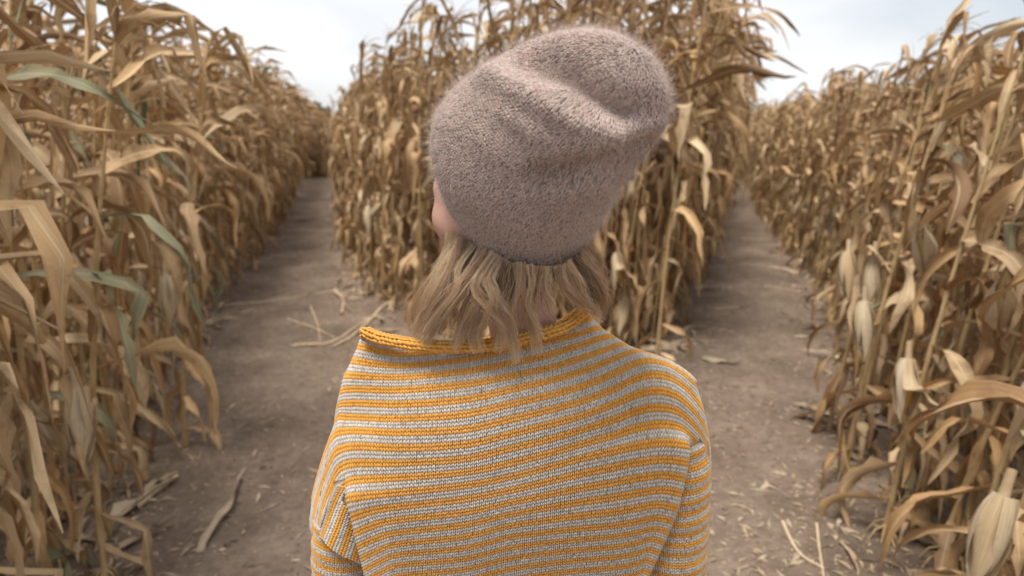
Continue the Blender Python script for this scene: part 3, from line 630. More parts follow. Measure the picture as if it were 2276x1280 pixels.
LSIDE = {0: [(812, 742), (900, 764), (1031, 770)], 1: [(804, 770), (891, 786), (1031, 776)], 2: [(790, 803), (891, 814), (1031, 800)], 3: [(774, 835), (891, 839), (1031, 826)], 4: [(767, 867), (891, 867), (1031, 855)],
         5: [(761, 898), (891, 899), (1031, 889)], 6: [(754, 928), (780, 928), (891, 931), (1031, 921)], 7: [(690, 1165), (690, 1140), (694, 1108), (705, 1062), (722, 1004), (742, 968), (775, 957), (891, 961), (1031, 954)],
         8: [(697, 1195), (699, 1155), (705, 1116), (719, 1074), (742, 1014), (762, 998), (797, 992), (891, 996), (1031, 988)],
         9: [(708, 1201), (712, 1166), (720, 1126), (732, 1088), (750, 1048), (767, 1034), (797, 1029), (891, 1029), (1031, 1020)],
         10: [(715, 1191), (734, 1144), (750, 1104), (762, 1083), (778, 1073), (800, 1067), (891, 1061), (1031, 1049)],
         11: [(774, 1106), (830, 1100), (891, 1094), (1031, 1078)], 12: [(787, 1150), (830, 1134), (891, 1125), (1031, 1109)], 13: [(793, 1185), (835, 1166), (891, 1154), (1031, 1138)],
         14: [(800, 1213), (840, 1195), (891, 1182), (1031, 1166)], 15: [(807, 1240), (845, 1221), (891, 1207), (1031, 1192)], 16: [(813, 1265), (850, 1244), (891, 1231), (1031, 1217)]}
RSIDE = {0: [(1174, 742), (1239, 722), (1296, 688)], 1: [(1200, 735), (1260, 722), (1312, 708)], 2: [(1200, 762), (1271, 748), (1331, 731)], 3: [(1200, 795), (1247, 780), (1294, 765), (1357, 748)], 4: [(1224, 818), (1294, 797), (1341, 781), (1385, 767)],
         5: [(1224, 845), (1294, 825), (1364, 799), (1410, 782), (1440, 786), (1482, 798), (1522, 822), (1546, 846)], 6: [(1224, 878), (1294, 859), (1364, 831), (1411, 809), (1442, 802), (1477, 808), (1517, 830), (1541, 850)],
         7: [(1224, 910), (1294, 891), (1364, 865), (1411, 842), (1453, 833), (1493, 842), (1528, 868), (1562, 912)],
         8: [(1224, 942), (1294, 923), (1364, 897), (1411, 877), (1453, 868), (1493, 875), (1528, 901), (1552, 930), (1570, 966), (1577, 1005), (1576, 1046)],
         9: [(1224, 975), (1294, 954), (1364, 932), (1411, 914), (1458, 905), (1505, 914), (1540, 943), (1562, 972), (1574, 1008), (1572, 1052)],
         10: [(1224, 1006), (1294, 986), (1364, 967), (1411, 951), (1458, 943), (1500, 947), (1530, 966), (1556, 992), (1569, 1025), (1566, 1058)],
         11: [(1224, 1036), (1294, 1017), (1364, 1001), (1411, 992), (1470, 984), (1526, 989)], 12: [(1224, 1068), (1294, 1052), (1364, 1038), (1411, 1028), (1470, 1021), (1524, 1027)],
         13: [(1224, 1098), (1294, 1084), (1364, 1072), (1411, 1063), (1470, 1055), (1517, 1062)], 14: [(1224, 1126), (1294, 1114), (1364, 1104), (1411, 1096), (1470, 1088), (1510, 1095)],
         15: [(1224, 1154), (1294, 1145), (1364, 1137), (1411, 1129), (1458, 1121), (1502, 1130)], 16: [(1224, 1181), (1294, 1174), (1364, 1168), (1411, 1160), (1458, 1151), (1491, 1158)]}
def ext_down(T, k0, k1, dy, dxl):
    for k in range(k0 + 1, k1 + 1): T[k] = [(x + (dxl if i == (0 if dxl > 0 else len(T[k - 1]) - 1) else dxl * .6 if i == (1 if dxl > 0 else len(T[k - 1]) - 2) else 0), y + dy) for i, (x, y) in enumerate(T[k - 1])]
ext_down(LSIDE, 16, 22, 23.5, 5); ext_down(RSIDE, 16, 22, 23.0, -10)
ext_down(LSIDE, 22, 34, 25, .5); ext_down(RSIDE, 22, 34, 25, -.5)
for k in range(23, 35): MID[k] = MID[k - 1] + 25
curves = {}
for k in range(0, 35):
    yc = YC(k); pts = []; wrap = k <= 10; yend = .80 if wrap else .742
    yendR = .80 if wrap else .757
    Lp, Rp = LSIDE[k], RSIDE[k]
    def arc(ps, c):
        q = np.array([c] + ps, float); s = np.r_[0, np.cumsum(np.linalg.norm(np.diff(q, axis=0), axis=1))]; return (s / s[-1])[1:]
    c = (1130, MID.get(k, 763 if k == 0 else 0))
    fl = arc(Lp[::-1], c)[::-1]; frr = arc(Rp, c)
    pw = 3.0 if k > 6 else 2.2
    if wrap:
        xl = float(np.interp(k, [0, 6, 8, 10], [812, 754, 712, 698])); fl = [min(1, (1130 - x) / (1130 - xl)) for x, y in Lp]
        xr = float(np.interp(k, [0, 2, 3, 4, 5, 6, 8, 10], [1296, 1331, 1357, 1390, 1440, 1535, 1570, 1572])); frr = [min(1, (x - 1130) / (xr - 1130)) for x, y in Rp]
    pw = float(np.interp(k, [2, 10], [2.2, 3.0])); pr = float(np.interp(k, [3, 8], [1.8, 2.6]))
    pts = [(x, y, yc + (yend - yc) * f ** pw) for (x, y), f in zip(Lp, fl)] + [(*c, yc)] + [(x, y, yc + (yendR - yc) * f ** pr) for (x, y), f in zip(Rp, frr)]
    if wrap and k in (7, 8, 9, 10): pts = [(x, y, Y + {7: .026, 8: .008, 9: -.006, 10: -.008}[k] * min(1, max(0, (740 - x) / 30))) for x, y, Y in pts]
    if wrap:
        x, y = Lp[0]
        tl = {6: [(705, 1075, .846), (722, 1022, .842), (741, 968, .828)], 5: [(722, 1030, .87), (738, 985, .86), (753, 936, .838)], 4: [(745, 975, .88), (753, 940, .87), (763, 900, .84)]}.get(k, [(x + 26, y + 8, .90), (x + 7, y + 2, .85)])
        pts = tl + pts; x, y = Rp[-1]
        tr = {4: [(1414, 786, .835), (1450, 798, .845), (1495, 815, .85), (1530, 845, .85)], 3: [(1388, 775, .855), (1425, 803, .875), (1470, 830, .88)], 2: [(1352, 758, .86), (1385, 795, .885), (1420, 835, .89)]}.get(k, [(x - 7, y + 3, .85), (x - 26, y + 10, .90)])
        pts = pts + tr
    if not wrap: pts = [(Lp[0][0] + 4, Lp[0][1] + 4, .785)] + pts + [(Rp[-1][0] - 2, Rp[-1][1] + 6, .80)]
    curves[k] = pts
knit_fabric(curves, 1130, -1, kmin=.4, kmax=23, mirror=True)
capL = {9: [(708, 1201, .790), (713, 1166, .787), (721, 1126, .782), (733, 1088, .772), (748, 1050, .762)],
        10: [(715, 1191, .772), (734, 1144, .768), (750, 1104, .760), (762, 1083, .755), (776, 1060, .752)],
        11: [(733, 1217, .762), (750, 1179, .757), (766, 1135, .752), (776, 1108, .752), (786, 1085, .756)],
        12: [(760, 1233, .757), (774, 1190, .754), (784, 1152, .754), (794, 1120, .760)],
        13: [(787, 1246, .757), (796, 1214, .757), (804, 1185, .760), (812, 1150, .766)],
        14: [(812, 1256, .764), (818, 1230, .766), (826, 1200, .770)]}
knit_fabric(capL, None, 1, kmin=9.55)
# sleeves: rings round the arm
def sleeve(sil, side, rad, z_top_px, n_rows, bend):
    A = np.array([at(x, y, .822) for x, y in sil]); A[:, 0] -= side * rad
    ext = [A[-1] + np.array([side * .004 * q, bend * q, -.06 * q]) for q in range(1, 4)]; A = np.vstack([A, ext]); P = crom(A, 200)
    s = np.r_[0, np.cumsum(np.linalg.norm(np.diff(P, axis=0), axis=1))]; start = np.interp(z_top_px, [q[1] for q in sil], s[np.searchsorted(np.linspace(0, 1, 200), np.linspace(0, 1, len(A)))[:len(sil)].clip(0, 199)])
    rowp = .0042; ncol = int(2 * math.pi * rad / CW); m = n_rows * 2 + 9; ss = start - .034 + np.arange(m) * rowp / 2
    C = np.stack([np.interp(ss, s, P[:, c]) for c in range(3)], -1); T = np.gradient(C, axis=0); T /= np.linalg.norm(T, axis=1)[:, None]
    ex = np.array([1., 0, 0]) - T * T[:, :1]; ex /= np.linalg.norm(ex, axis=1)[:, None]; ey = np.cross(T, ex)
    a = np.arange(ncol * 2 + 2 * SUB) / (ncol * 2) * 2 * math.pi; rr = rad * (np.sqrt(np.clip(1 - (1 - np.clip(np.arange(m) / 9, 0, 1)) ** 2, .0004, 1)) * (.90 + .10 * np.clip((np.arange(m) - 16) / 12, 0, 1)) * (1 + .015 * np.sin(np.arange(m) * .35)))
    G = C[:, None] + rr[:, None, None] * (np.cos(a)[None, :, None] * ex[:, None] + np.sin(a)[None, :, None] * ey[:, None])
    Nn = np.cos(a)[None, :, None] * ex[:, None] + np.sin(a)[None, :, None] * ey[:, None] + np.zeros_like(G)
    for r in range(1, n_rows + 3):
        colr = 0 if (r // 2) % 2 == 0 else 1; fj = (np.arange(ncol) + .5) * 2 + 0.0; fi = np.full(ncol, r * 2. + 1)
        V, F, ok = stitches(G, Nn, fi, fj, -2., 2., .00112, .0015) if False else stitches(G, Nn, fi, fj, 2., 2., .00112, .0015)
        KNIT[colr].add(V, F)
    nx = G.shape[1]; i, j = np.meshgrid(np.arange(m - 1), np.arange(ncol * 2), indexing='ij'); i, j = i.ravel(), j.ravel()
    F = np.stack([i * nx + j, i * nx + j + 1, (i + 1) * nx + j + 1, (i + 1) * nx + j], -1); mi = (((i // 2) // 2) % 2)
    V = (G - Nn * .0014).reshape(-1, 3)
    for q in (0, 1): BASE.add(V, F[mi == q], q)
    return P
armR = sleeve([(1541, 850), (1566, 920), (1575, 1000), (1572, 1060), (1568, 1150), (1560, 1280)], 1, .0515, 1000, 84, .012)
armL = sleeve([(738, 968), (716, 1030), (697, 1090), (693, 1125), (695, 1165), (699, 1205), (701, 1280)], -1, .0515, 1168, 74, .012)
sweater = child('sweater', BASE.mesh('sweater', [M_orange, M_cream])); tag(sweater, 'mustard and oatmeal striped knitted sweater')
o = child('orange_stitches', KNIT[0].mesh('orange_stitches', [M_orange]), sweater); tag(o, kind='stuff')
o = child('oatmeal_stitches', KNIT[1].mesh('oatmeal_stitches', [M_cream]), sweater); tag(o, kind='stuff')
# rolled collar: a closed tube of chevron stitches
cpx = [(811, 738), (845, 752), (885, 760), (940, 768), (1000, 771), (1060, 769), (1120, 762), (1174, 749), (1230, 735), (1270, 716), (1298, 690)]
cb = [at(x, y, float(np.interp(x, [811, 860, 950, 1130, 1230, 1298], [.795, .775, .752, .748, .758, .795])) - .006) for x, y in cpx]
cf = [at(1290, 664, .85), at(1230, 668, .90), at(1130, 690, .915), at(1000, 712, .90), at(880, 722, .87), at(822, 722, .835)]
cf = [p - np.array([0, 0, .045 if 0 < q < 5 else .02]) for q, p in enumerate(cf)]
loop = crom(np.array(cb + cf + [cb[0]]), 400); s = np.r_[0, np.cumsum(np.linalg.norm(np.diff(loop, axis=0), axis=1))]
nst = int(s[-1] / .0066); ss = np.linspace(0, s[-1], nst * 2 + 1 + 2 * SUB) % s[-1]; C = np.stack([np.interp(ss, s, loop[:, c]) for c in range(3)], -1)
T = np.gradient(C, axis=0); T[0] = T[nst * 2]; T[-1] = T[1]; T /= np.linalg.norm(T, axis=1)[:, None] + 1e-9
upv = np.array([0, 0, 1.]) - T * T[:, 2:3]; upv /= np.linalg.norm(upv, axis=1)[:, None]; outv = np.cross(T, upv); na = 8
a = np.arange(na + 1) / na * 2 * math.pi; rc = .0060
G = C[None] + rc * (np.cos(a)[:, None, None] * outv[None] + np.sin(a)[:, None, None] * upv[None]); Nn = np.cos(a)[:, None, None] * outv[None] + np.sin(a)[:, None, None] * upv[None]
cbag = Bag(); ny, nx = G.shape[:2]; i, j = np.meshgrid(np.arange(ny - 1), np.arange(nx - 1), indexing='ij'); cbag.add((G - Nn * .0008).reshape(-1, 3), np.stack([i * nx + j, i * nx + j + 1, (i + 1) * nx + j + 1, (i + 1) * nx + j], -1).reshape(-1, 4))
Gt, Nt = np.swapaxes(G, 0, 1), np.swapaxes(Nn, 0, 1)
for r in range(4):
    fi = np.arange(nst) * 2. + 1 + (r % 2); fj = np.full(nst, r * 2. + 1.)
    V, F, ok = stitches(Gt, Nt, fi, fj, 2. if r % 2 else -2., 2., .0028, .0018); cbag.add(V, F)
collar = child('rolled_collar', cbag.mesh('rolled_collar', [M_orange]), sweater)

# ---- hat
HC = at(1135, 440, .785); PXM = .785 / FPX / math.cos(R(5))      # metres per photo pixel at the hat
ea = np.array([.88, 0, -.47]); kk_ = .66; cc_ = math.sqrt(1 - kk_ ** 2)
ez = np.array([.47 * cc_, -kk_, .88 * cc_]); eb = np.cross(ez, ea)        # eb: towards the camera and down
if eb[1] > 0: eb = -eb
tk_ = np.array([0, .08, .2, .33, .46, .6, .70, .79, .86, .91, .95, .98, 1.])
along_ = np.array([6, 46, 87, 131, 175, 222, 274, 325, 368, 398, 420, 434, 438.]); cen = np.array([20, 4, -9, -15, -14, -6, 7, 24, 36, 43, 48, 51, 52.]); hw = np.array([177, 185, 194, 198, 190, 175, 163, 149, 128, 104, 74, 38, 1.])
nr, ncs = 178, 336
tt = np.linspace(0, 1, nr)
def sm(v, n=4):
    p = np.r_[2 * v[0] - v[n:0:-1], v, 2 * v[-1] - v[-2:-n - 2:-1]]; return np.convolve(p, np.ones(2 * n + 1) / (2 * n + 1), 'valid')
AL, CE, HW = sm(np.interp(tt, tk_, along_)), sm(np.interp(tt, tk_, cen)), sm(np.interp(tt, tk_, hw))
HW = np.maximum(HW, .5); HW[-1] = .5
sL = np.r_[0, np.cumsum(np.hypot(np.diff(AL), np.diff(HW)))]; sU = np.linspace(0, sL[-1], nr); AL, CE, HW = np.interp(sU, sL, AL), np.interp(sU, sL, CE), np.interp(sU, sL, HW)
th = np.arange(ncs + 5) / ncs * 2 * math.pi
alen = AL
Gh = HC + PXM * (alen[:, None, None] * ez + (CE[:, None] + HW[:, None] * np.cos(th)[None])[..., None] * ea + (HW[:, None] * np.sin(th)[None] * .93)[..., None] * eb)
def polyd(px, py, poly):
    d = np.full(px.shape, 1e9)
    for (x0, y0), (x1, y1) in zip(poly[:-1], poly[1:]):
        t = np.clip(((px - x0) * (x1 - x0) + (py - y0) * (y1 - y0)) / ((x1 - x0) ** 2 + (y1 - y0) ** 2), 0, 1); d = np.minimum(d, np.hypot(px - x0 - t * (x1 - x0), py - y0 - t * (y1 - y0)))
    return d
Nh = grid_normals(Gh); 
if (Nh[nr // 3, int(ncs * .25)] @ (CAM - Gh[nr // 3, int(ncs * .25)])) < 0: Nh = -Nh
pxh, pyh = to_px(Gh); near = np.clip((Nh * (CAM - Gh)).sum(-1) / np.linalg.norm(CAM - Gh, axis=-1) * 2.5 + .1, 0, 1)
disp = np.zeros(pxh.shape)
for poly, amp, sg in (([(1175, 128), (1260, 160), (1340, 215), (1400, 255)], -46, 48), ([(1090, 165), (1190, 215), (1290, 275), (1370, 300), (1460, 275)], 15, 30), ([(1195, 395), (1290, 378), (1370, 362), (1450, 330)], -34, 27),
                      ([(1250, 95), (1350, 95), (1430, 140), (1470, 220)], 10, 26), ([(1010, 270), (1100, 330), (1180, 420)], 5, 30), ([(1230, 440), (1330, 420)], 7, 24), ([(1120, 250), (1230, 320), (1320, 335)], 6, 22)):
    disp += amp * np.exp(-(polyd(pxh, pyh, poly) / sg) ** 2)
Gh = Gh + (disp * near * PXM)[..., None] * Nh
for _ in range(2): Gh[1:-1, 1:-1] = .5 * Gh[1:-1, 1:-1] + .125 * (Gh[:-2, 1:-1] + Gh[2:, 1:-1] + Gh[1:-1, :-2] + Gh[1:-1, 2:])
Gh[:, -5:] = Gh[:, :5]
Nh2 = grid_normals(Gh); Nh2 = Nh2 if (Nh2[nr // 3, int(ncs * .25)] @ (CAM - Gh[nr // 3, int(ncs * .25)])) > 0 else -Nh2
i, j = np.meshgrid(np.arange(nr - 1), np.arange(ncs), indexing='ij'); nx = Gh.shape[1]
Fh = np.stack([i * nx + j, i * nx + j + 1, (i + 1) * nx + j + 1, (i + 1) * nx + j], -1).reshape(-1, 4)
Gs = (Gh - Nh2 * .0008)[:, ::2][::2]; Gs = np.concatenate([Gs, Gh[-1:, ::2]]); nx = Gs.shape[1]; i, j = np.meshgrid(np.arange(Gs.shape[0] - 1), np.arange(ncs // 2), indexing='ij')
Fh = np.stack([i * nx + j, i * nx + j + 1, (i + 1) * nx + j + 1, (i + 1) * nx + j], -1).reshape(-1, 4)
hat = child('knitted_hat', mesh_np('knitted_hat', Gs.reshape(-1, 3), Fh, [M_hatbase])); tag(hat, 'fuzzy slouchy heather grey-pink knitted hat')
hb = Bag(); ncolh = ncs // 2; nrow = int((nr - 2) / 2)
for r in range(nrow):
    w = HW[min(int(r * 2 + 1), nr - 1)] / 195; nc_ = max(5, int(ncolh * min(w, 1))); st = ncs / nc_
    fj = np.arange(nc_) * st + .5 * st; fi = np.full(nc_, r * 2. + 1)
    V, F, ok = stitches(Gh, Nh2, fi, fj, -2., st, .00125, .0010, rings=3, sides=4, jit=.10); hb.add(V, F)
o = child('hat_stitches', hb.mesh('hat_stitches', [M_hat]), hat); tag(o, kind='stuff')
def fibres(n, G, Nn, Lr, wid, curl, seg=3):
    fi = rng.random(n) * (G.shape[0] - 3); fj = rng.random(n) * (G.shape[1] - 6); w = np.interp(fi, np.arange(nr), HW) / 190; keep = rng.random(n) < w + .04; fi, fj = fi[keep], fj[keep]; n = len(fi)
    P0 = sample(G, fi, fj); nn = sample(Nn, fi, fj); d = nn * rng.uniform(.25, 1.0, (n, 1)) + rng.normal(0, .75, (n, 3)); d /= np.linalg.norm(d, axis=1)[:, None]
    L = rng.uniform(*Lr, (n, 1)); side = np.cross(d, rng.normal(0, 1, (n, 3))); side /= np.linalg.norm(side, axis=1)[:, None]; bend = np.cross(d, side)
    pts = []
    for q in range(seg + 1):
        t = q / seg; c = P0 + nn * .0015 + d * L * t + bend * L * curl * t * t + nn * (-.2 * L * t * t)
        ww = wid * (1 - .7 * t); pts += [c - side * ww, c + side * ww]
    V = np.stack(pts, 1); m = 2 * (seg + 1); f = np.array([[2 * q, 2 * q + 1, 2 * q + 3, 2 * q + 2] for q in range(seg)])
    return V.reshape(-1, 3), (f[None] + (np.arange(n) * m)[:, None, None]).reshape(-1, 4)
fb = Bag(); fb.add(*fibres(70000, Gh, Nh2, (.003, .010), .00008, .6, 2)); fb.add(*fibres(14000, Gh, Nh2, (.008, .022), .00008, .9))
o = child('hat_fuzz', fb.mesh('hat_fuzz', [M_fuzz]), hat); tag(o, kind='stuff')

# ---- body: one continuous skinned figure
def skin_mesh(name, verts, edges, mat, sub=2, root=0):
    me = bpy.data.meshes.new(name); me.from_pydata([v[0] for v in verts], edges, []); me.update()
    ob = bpy.data.objects.new(name, me); COL.objects.link(ob)
    md = ob.modifiers.new('s', 'SKIN'); md.use_smooth_shade = True
    for v, d in zip(verts, me.skin_vertices[0].data): r = v[1]; d.radius = (r if not isinstance(r, tuple) else r[0], r if not isinstance(r, tuple) else r[1])
    me.skin_vertices[0].data[root].use_root = True
    ob.modifiers.new('u', 'SUBSURF').levels = sub; ob.modifiers['u'].render_levels = sub
    dg = bpy.context.evaluated_depsgraph_get(); m2 = bpy.data.meshes.new_from_object(ob.evaluated_get(dg)); bpy.data.objects.remove(ob)
    m2.materials.clear(); m2.materials.append(mat)
    for p in m2.polygons: p.use_smooth = True
    return m2
HEADC = HC + np.array([-.017, .012, -.012])
neck_top = HEADC + np.array([.022, .012, -.075])
sk = [((0, .83, .98), .07), ((0, .825, 1.10), .068), ((0, .81, 1.22), .068), ((.01, .81, 1.31), .06), ((.022, .822, 1.375), .052), (tuple((np.array([.022, .822, 1.375]) + neck_top) / 2), .049), (tuple(neck_top), .05)]
ed = [(0, 1), (1, 2), (2, 3), (3, 4), (4, 5), (5, 6)]
def limb(pts, parent):
    p = parent
    for v in pts: sk.append(v); ed.append((p, len(sk) - 1)); p = len(sk) - 1
    return p
for sgn, arm in ((-1, armL), (1, armR)):
    a0, a1, a2 = arm[10], arm[90], arm[185]
    w = limb([((sgn * .10, .795, 1.34), .042), (tuple(a0 * .6 + np.array([sgn * .10, .795, 1.34]) * .4 - np.array([0, 0, .02])), .036), (tuple(a1), .038), (tuple(a2), .036), (tuple(a2 + np.array([-sgn * .01, .12, -.13])), .028), (tuple(a2 + np.array([-sgn * .03, .22, -.17])), .021)], 3)
    wr = np.array(sk[w][0]); pal = limb([(tuple(wr + np.array([0, .05, -.02])), .024)], w); pc = np.array(sk[pal][0])
    for q in range(4):
        off = np.array([(q - 1.5) * .019 * .7, .02, -(q - 1.5) * .012]); L = (.068, .078, .072, .056)[q]
        limb([(tuple(pc + off + np.array([0, .018, 0])), .009), (tuple(pc + off + np.array([0, .02 + L * .5, -.008])), .0085), (tuple(pc + off + np.array([0, .02 + L * .85, -.03])), .0075)], pal)
    limb([(tuple(pc + np.array([-sgn * .024, -.01, .012])), .010), (tuple(pc + np.array([-sgn * .036, .02, .014])), .009), (tuple(pc + np.array([-sgn * .04, .045, .006])), .008)], pal)
legs = []
for sgn in (-1, 1):
    limb([((sgn * .078, .83, .86), .066), ((sgn * .09, .82, .66), .064), ((sgn * .095, .80, .48), .052), ((sgn * .095, .815, .28), .05), ((sgn * .095, .82, .09), .034), ((sgn * .10, .90, .045), .03), ((sgn * .105, .985, .032), .024)], 0)
body = child('body', skin_mesh('body', sk, ed, M_skin, 2, 0))
tv = [((0, .835, 1.0), .078), ((0, .835, .92), .08)]; te = [(0, 1)]
for sgn in (-1, 1):
    n0 = len(tv); tv += [((sgn * .078, .83, .84), .08), ((sgn * .09, .82, .66), .078), ((sgn * .095, .80, .48), .066), ((sgn * .095, .815, .28), .062), ((sgn * .095, .82, .12), .055)]; te += [(1, n0)] + [(n0 + q, n0 + q + 1) for q in range(4)]
child('trousers', skin_mesh('trousers', tv, te, M_jeans, 2, 1))
for sgn in (-1, 1):
    child('shoe', skin_mesh('shoe', [((sgn * .095, .80, .06), .052), ((sgn * .098, .87, .05), .048), ((sgn * .104, .96, .04), .043), ((sgn * .107, 1.0, .036), .036)], [(0, 1), (1, 2), (2, 3)], M_shoe, 2, 0))
# head with a face, turned to the left
yaw, pit = R(47), R(4)
fw = np.array([-math.sin(yaw) * math.cos(pit), math.cos(yaw) * math.cos(pit), math.sin(pit)]); rt = np.array([math.cos(yaw), math.sin(yaw), 0]); upH = np.cross(rt, fw); upH = upH if upH[2] > 0 else -upH
nu, nv = 96, 72; a = np.arange(nu) / nu * 2 * math.pi; v = np.linspace(-math.pi / 2, math.pi / 2, nv); A, Vv = np.meshgrid(a, v)
X = .072 * np.cos(Vv) * np.sin(A); Yh = .094 * np.cos(Vv) * np.cos(A); Z = .112 * np.sin(Vv)
front = np.clip(np.cos(A), 0, 1); lowr = np.clip(-Z / .11, 0, 1)
X *= 1 - .30 * lowr ** 1.6; Yh *= np.where(np.cos(A) > 0, 1 - .10 * lowr, 1 - .35 * lowr)
def gb(x0, z0, sx, sz): return np.exp(-((X - x0) / sx) ** 2 - ((Z - z0) / sz) ** 2) * front
Yh += .020 * gb(0, -.028, .010, .016) + .010 * gb(0, -.008, .008, .022) + .005 * gb(0, .018, .045, .010) - .009 * gb(.031, .0, .014, .009) - .009 * gb(-.031, .0, .014, .009) + .006 * gb(.036, -.03, .02, .018) + .006 * gb(-.036, -.03, .02, .018) + .006 * gb(0, -.060, .018, .006) + .005 * gb(0, -.070, .016, .006) + .008 * gb(0, -.095, .02, .014)
X += np.sign(X) * (.004 * np.exp(-((np.abs(X) - .058) / .02) ** 2 - ((Z + .028) / .02) ** 2) * (np.cos(A) > .1) - .004 * np.exp(-((Z - .002) / .012) ** 2) * front)
HP = HEADC + X[..., None] * rt + Yh[..., None] * fw + Z[..., None] * upH
i, j = np.meshgrid(np.arange(nv - 1), np.arange(nu), indexing='ij'); Fd = np.stack([i * nu + j, i * nu + (j + 1) % nu, (i + 1) * nu + (j + 1) % nu, (i + 1) * nu + j], -1).reshape(-1, 4)
head = child('head', mesh_np('head', HP.reshape(-1, 3), Fd, [M_skin]))
lb = Bag()
for q in range(16):
    p = HEADC + (-.031 + (q - 8) * .0016) * rt + (.083 - abs(q - 8) * .0006) * fw + .002 * upH
    d = fw * .8 + upH * .35 + rt * (q - 8) * .05 - rt * .15; lb.add(*tube(np.array([p, p + d * .005, p + d * .009 + upH * .002]), [.0004, .0003, .0001], 3))
child('eyelashes', lb.mesh('eyelashes', [M_lash]), head)

# ---- hair: locks that follow guide curves
GUIDES = [  # (points px,py,Y), strands, spread
    ([(1016, 524, .745), (992, 585, .735), (964, 628, .735), (934, 664, .745), (913, 695, .76), (908, 735, .765)], 150, .010),
    ([(1029, 540, .735), (992, 615, .722), (966, 662, .725), (940, 697, .74), (920, 742, .757)], 170, .011),
    ([(1040, 540, .73), (1008, 606, .715), (985, 650, .715), (965, 690, .73), (948, 748, .75)], 170, .010),
    ([(1060, 550, .722), (1020, 630, .708), (985, 690, .715), (950, 750, .745)], 150, .009),
    ([(1088, 565, .712), (1052, 611, .702), (1029, 638, .702), (1003, 664, .706), (968, 706, .72), (936, 760, .738)], 190, .009),
    ([(1102, 568, .708), (1069, 611, .697), (1059, 640, .694), (1076, 666, .694), (1108, 699, .70), (1121, 731, .71), (1104, 782, .713)], 190, .008),
    ([(1095, 566, .71), (1066, 606, .698), (1088, 640, .692), (1118, 672, .694), (1134, 705, .70), (1138, 745, .71), (1152, 806, .708)], 190, .007),
    ([(1120, 575, .704), (1090, 625, .698), (1060, 680, .704), (1035, 725, .722), (1008, 778, .722)], 170, .008),
    ([(1130, 580, .70), (1121, 626, .694), (1104, 668, .697), (1070, 712, .71), (1045, 765, .728)], 150, .008),
    ([(1151, 583, .697), (1157, 628, .691), (1174, 670, .694), (1181, 703, .70), (1190, 743, .71), (1197, 790, .712)], 130, .005),
    ([(1165, 588, .695), (1160, 640, .69), (1140, 690, .698), (1130, 735, .712)], 110, .008),
    ([(1190, 590, .695), (1186, 640, .692), (1172, 690, .70), (1160, 730, .716)], 70, .006),
    ([(1215, 592, .697), (1218, 635, .695), (1224, 672, .705), (1222, 705, .72)], 60, .006),
    ([(1239, 590, .70), (1250, 630, .70), (1268, 662, .71), (1300, 690, .735)], 90, .007),
    ([(1255, 585, .705), (1280, 635, .71), (1305, 672, .73), (1332, 703, .76)], 80, .008),
    ([(1285, 562, .72), (1318, 600, .728), (1336, 638, .74), (1341, 668, .755), (1334, 700, .775)], 130, .007),
    ([(1275, 570, .715), (1304, 612, .72), (1320, 655, .735), (1318, 695, .76)], 110, .008),
    ([(1300, 545, .74), (1330, 590, .75), (1346, 640, .765), (1338, 690, .785)], 60, .006),
    ([(1010, 515, .76), (1000, 570, .752), (975, 615, .755), (950, 650, .765), (930, 700, .78)], 110, .009),
    ([(1200, 590, .71), (1200, 640, .715), (1196, 680, .725)], 120, .016),
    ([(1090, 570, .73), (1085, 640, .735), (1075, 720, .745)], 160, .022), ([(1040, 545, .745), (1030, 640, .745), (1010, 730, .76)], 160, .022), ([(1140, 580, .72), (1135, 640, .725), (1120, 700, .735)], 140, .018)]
hbag = Bag()
def strand_set(guide, n, spread, w=.00017, seg=11, mi=0):
    P = crom(np.array([at(*q) for q in guide]), seg); t = np.linspace(0, 1, seg); T, Nn_, B = frames(P)
    sub_ = max(3, n // 16); cl = rng.normal(0, 1, (sub_, 2)); pick = rng.integers(0, sub_, n)
    o1 = cl[pick] * .8 + rng.normal(0, .33, (n, 2)); o2 = cl[pick] * .55 + rng.normal(0, .28, (n, 2)) + rng.normal(0, .6, (n, 2)) * (rng.random((n, 1)) < .12) * 2.2
    fl = (.75 + .25 * t) * np.interp(t, [0, .15, .8, 1], [1.25, 1, .85, .7]) * spread; lenf = rng.uniform(.55, 1.08, n)
    ph = rng.uniform(0, 6.28, sub_)[pick] + rng.normal(0, .25, n); wa = (rng.uniform(.001, .0065, sub_)[pick]) * rng.uniform(.7, 1.3, n)
    for q in range(n):
        tq = np.clip(t * lenf[q], 0, 1); C = np.stack([np.interp(tq, t, P[:, c]) for c in range(3)], -1); Nq = np.stack([np.interp(tq, t, Nn_[:, c]) for c in range(3)], -1); Bq = np.stack([np.interp(tq, t, B[:, c]) for c in range(3)], -1)
        oo = o1[q][None] * (1 - t)[:, None] + o2[q][None] * t[:, None]; C = C + (Nq * oo[:, :1] + Bq * oo[:, 1:]) * fl[:, None] + (Nq * np.sin(t * 7 + ph[q])[:, None] + Bq * np.cos(t * 6 + ph[q])[:, None]) * (wa[q] * t)[:, None]
        hbag.add(*tube(C, np.linspace(w, w * .55, seg), 3), mi if rng.random() < .75 else 0)
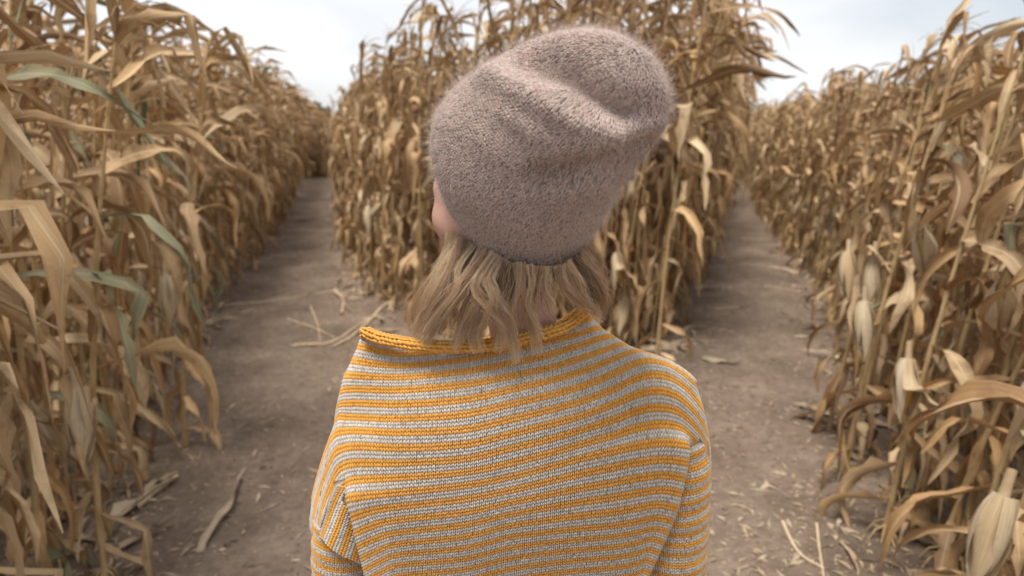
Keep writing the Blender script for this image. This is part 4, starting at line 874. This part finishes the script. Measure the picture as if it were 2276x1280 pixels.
HMI = [2, 2, 0, 1, 0, 2, 2, 0, 1, 2, 0, 0, 2, 0, 2, 0, 1, 0, 2, 1, 1, 1, 1]
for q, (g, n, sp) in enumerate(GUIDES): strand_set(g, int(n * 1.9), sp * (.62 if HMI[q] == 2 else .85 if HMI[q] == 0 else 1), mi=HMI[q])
EXTRA = [([(1112, 572, .70), (1085, 618, .69), (1100, 655, .686), (1082, 700, .694), (1060, 745, .712), (1066, 785, .715)], 150, .0045), ([(1050, 548, .72), (1015, 600, .705), (1022, 640, .70), (990, 680, .708), (958, 722, .728), (950, 765, .738)], 160, .005),
         ([(1175, 588, .692), (1182, 630, .686), (1168, 670, .69), (1186, 712, .70), (1206, 750, .708)], 90, .004), ([(1032, 536, .73), (985, 590, .72), (975, 640, .718), (945, 672, .73), (925, 715, .75)], 150, .005),
         ([(1262, 580, .705), (1290, 620, .708), (1296, 660, .72), (1322, 690, .74), (1345, 712, .765)], 70, .005)]
for g, n, sp in EXTRA: strand_set(g, int(n * 1.5), sp, mi=2)
FLY = [([(1290, 560, .73), (1350, 600, .74), (1400, 640, .76)], 1), ([(1300, 550, .74), (1335, 545, .75), (1350, 520, .76)], 1)]
for k in range(130):        # loose flyaways
    g, n, sp = random.choice(GUIDES); q = [(x + random.gauss(0, 10) + (14 * i if x > 1240 else -8 * i if x < 1000 else 0) * random.uniform(0, 1.4), y + random.gauss(0, 6), Y - random.uniform(0, .012)) for i, (x, y, Y) in enumerate(g)]
    strand_set(q, 2, .004, .00012)
for q in ([(1014, 470, .80), (1000, 500, .79), (975, 520, .785)], [(1012, 480, .80), (1002, 520, .79), (996, 545, .785)], [(1014, 500, .79), (990, 530, .785), (960, 545, .785)]): strand_set(q, 3, .003, .00012)
hair = child('hair', hbag.mesh('hair', [M_hair, M_hair_d, M_hair_l])); tag(hair, 'shoulder length wavy dark blonde hair')
print('TRIS', sum(len(o.data.polygons) * 2 for o in bpy.data.objects if o.type == 'MESH' and o.data.users == 1), 'OBJS', len(bpy.data.objects))
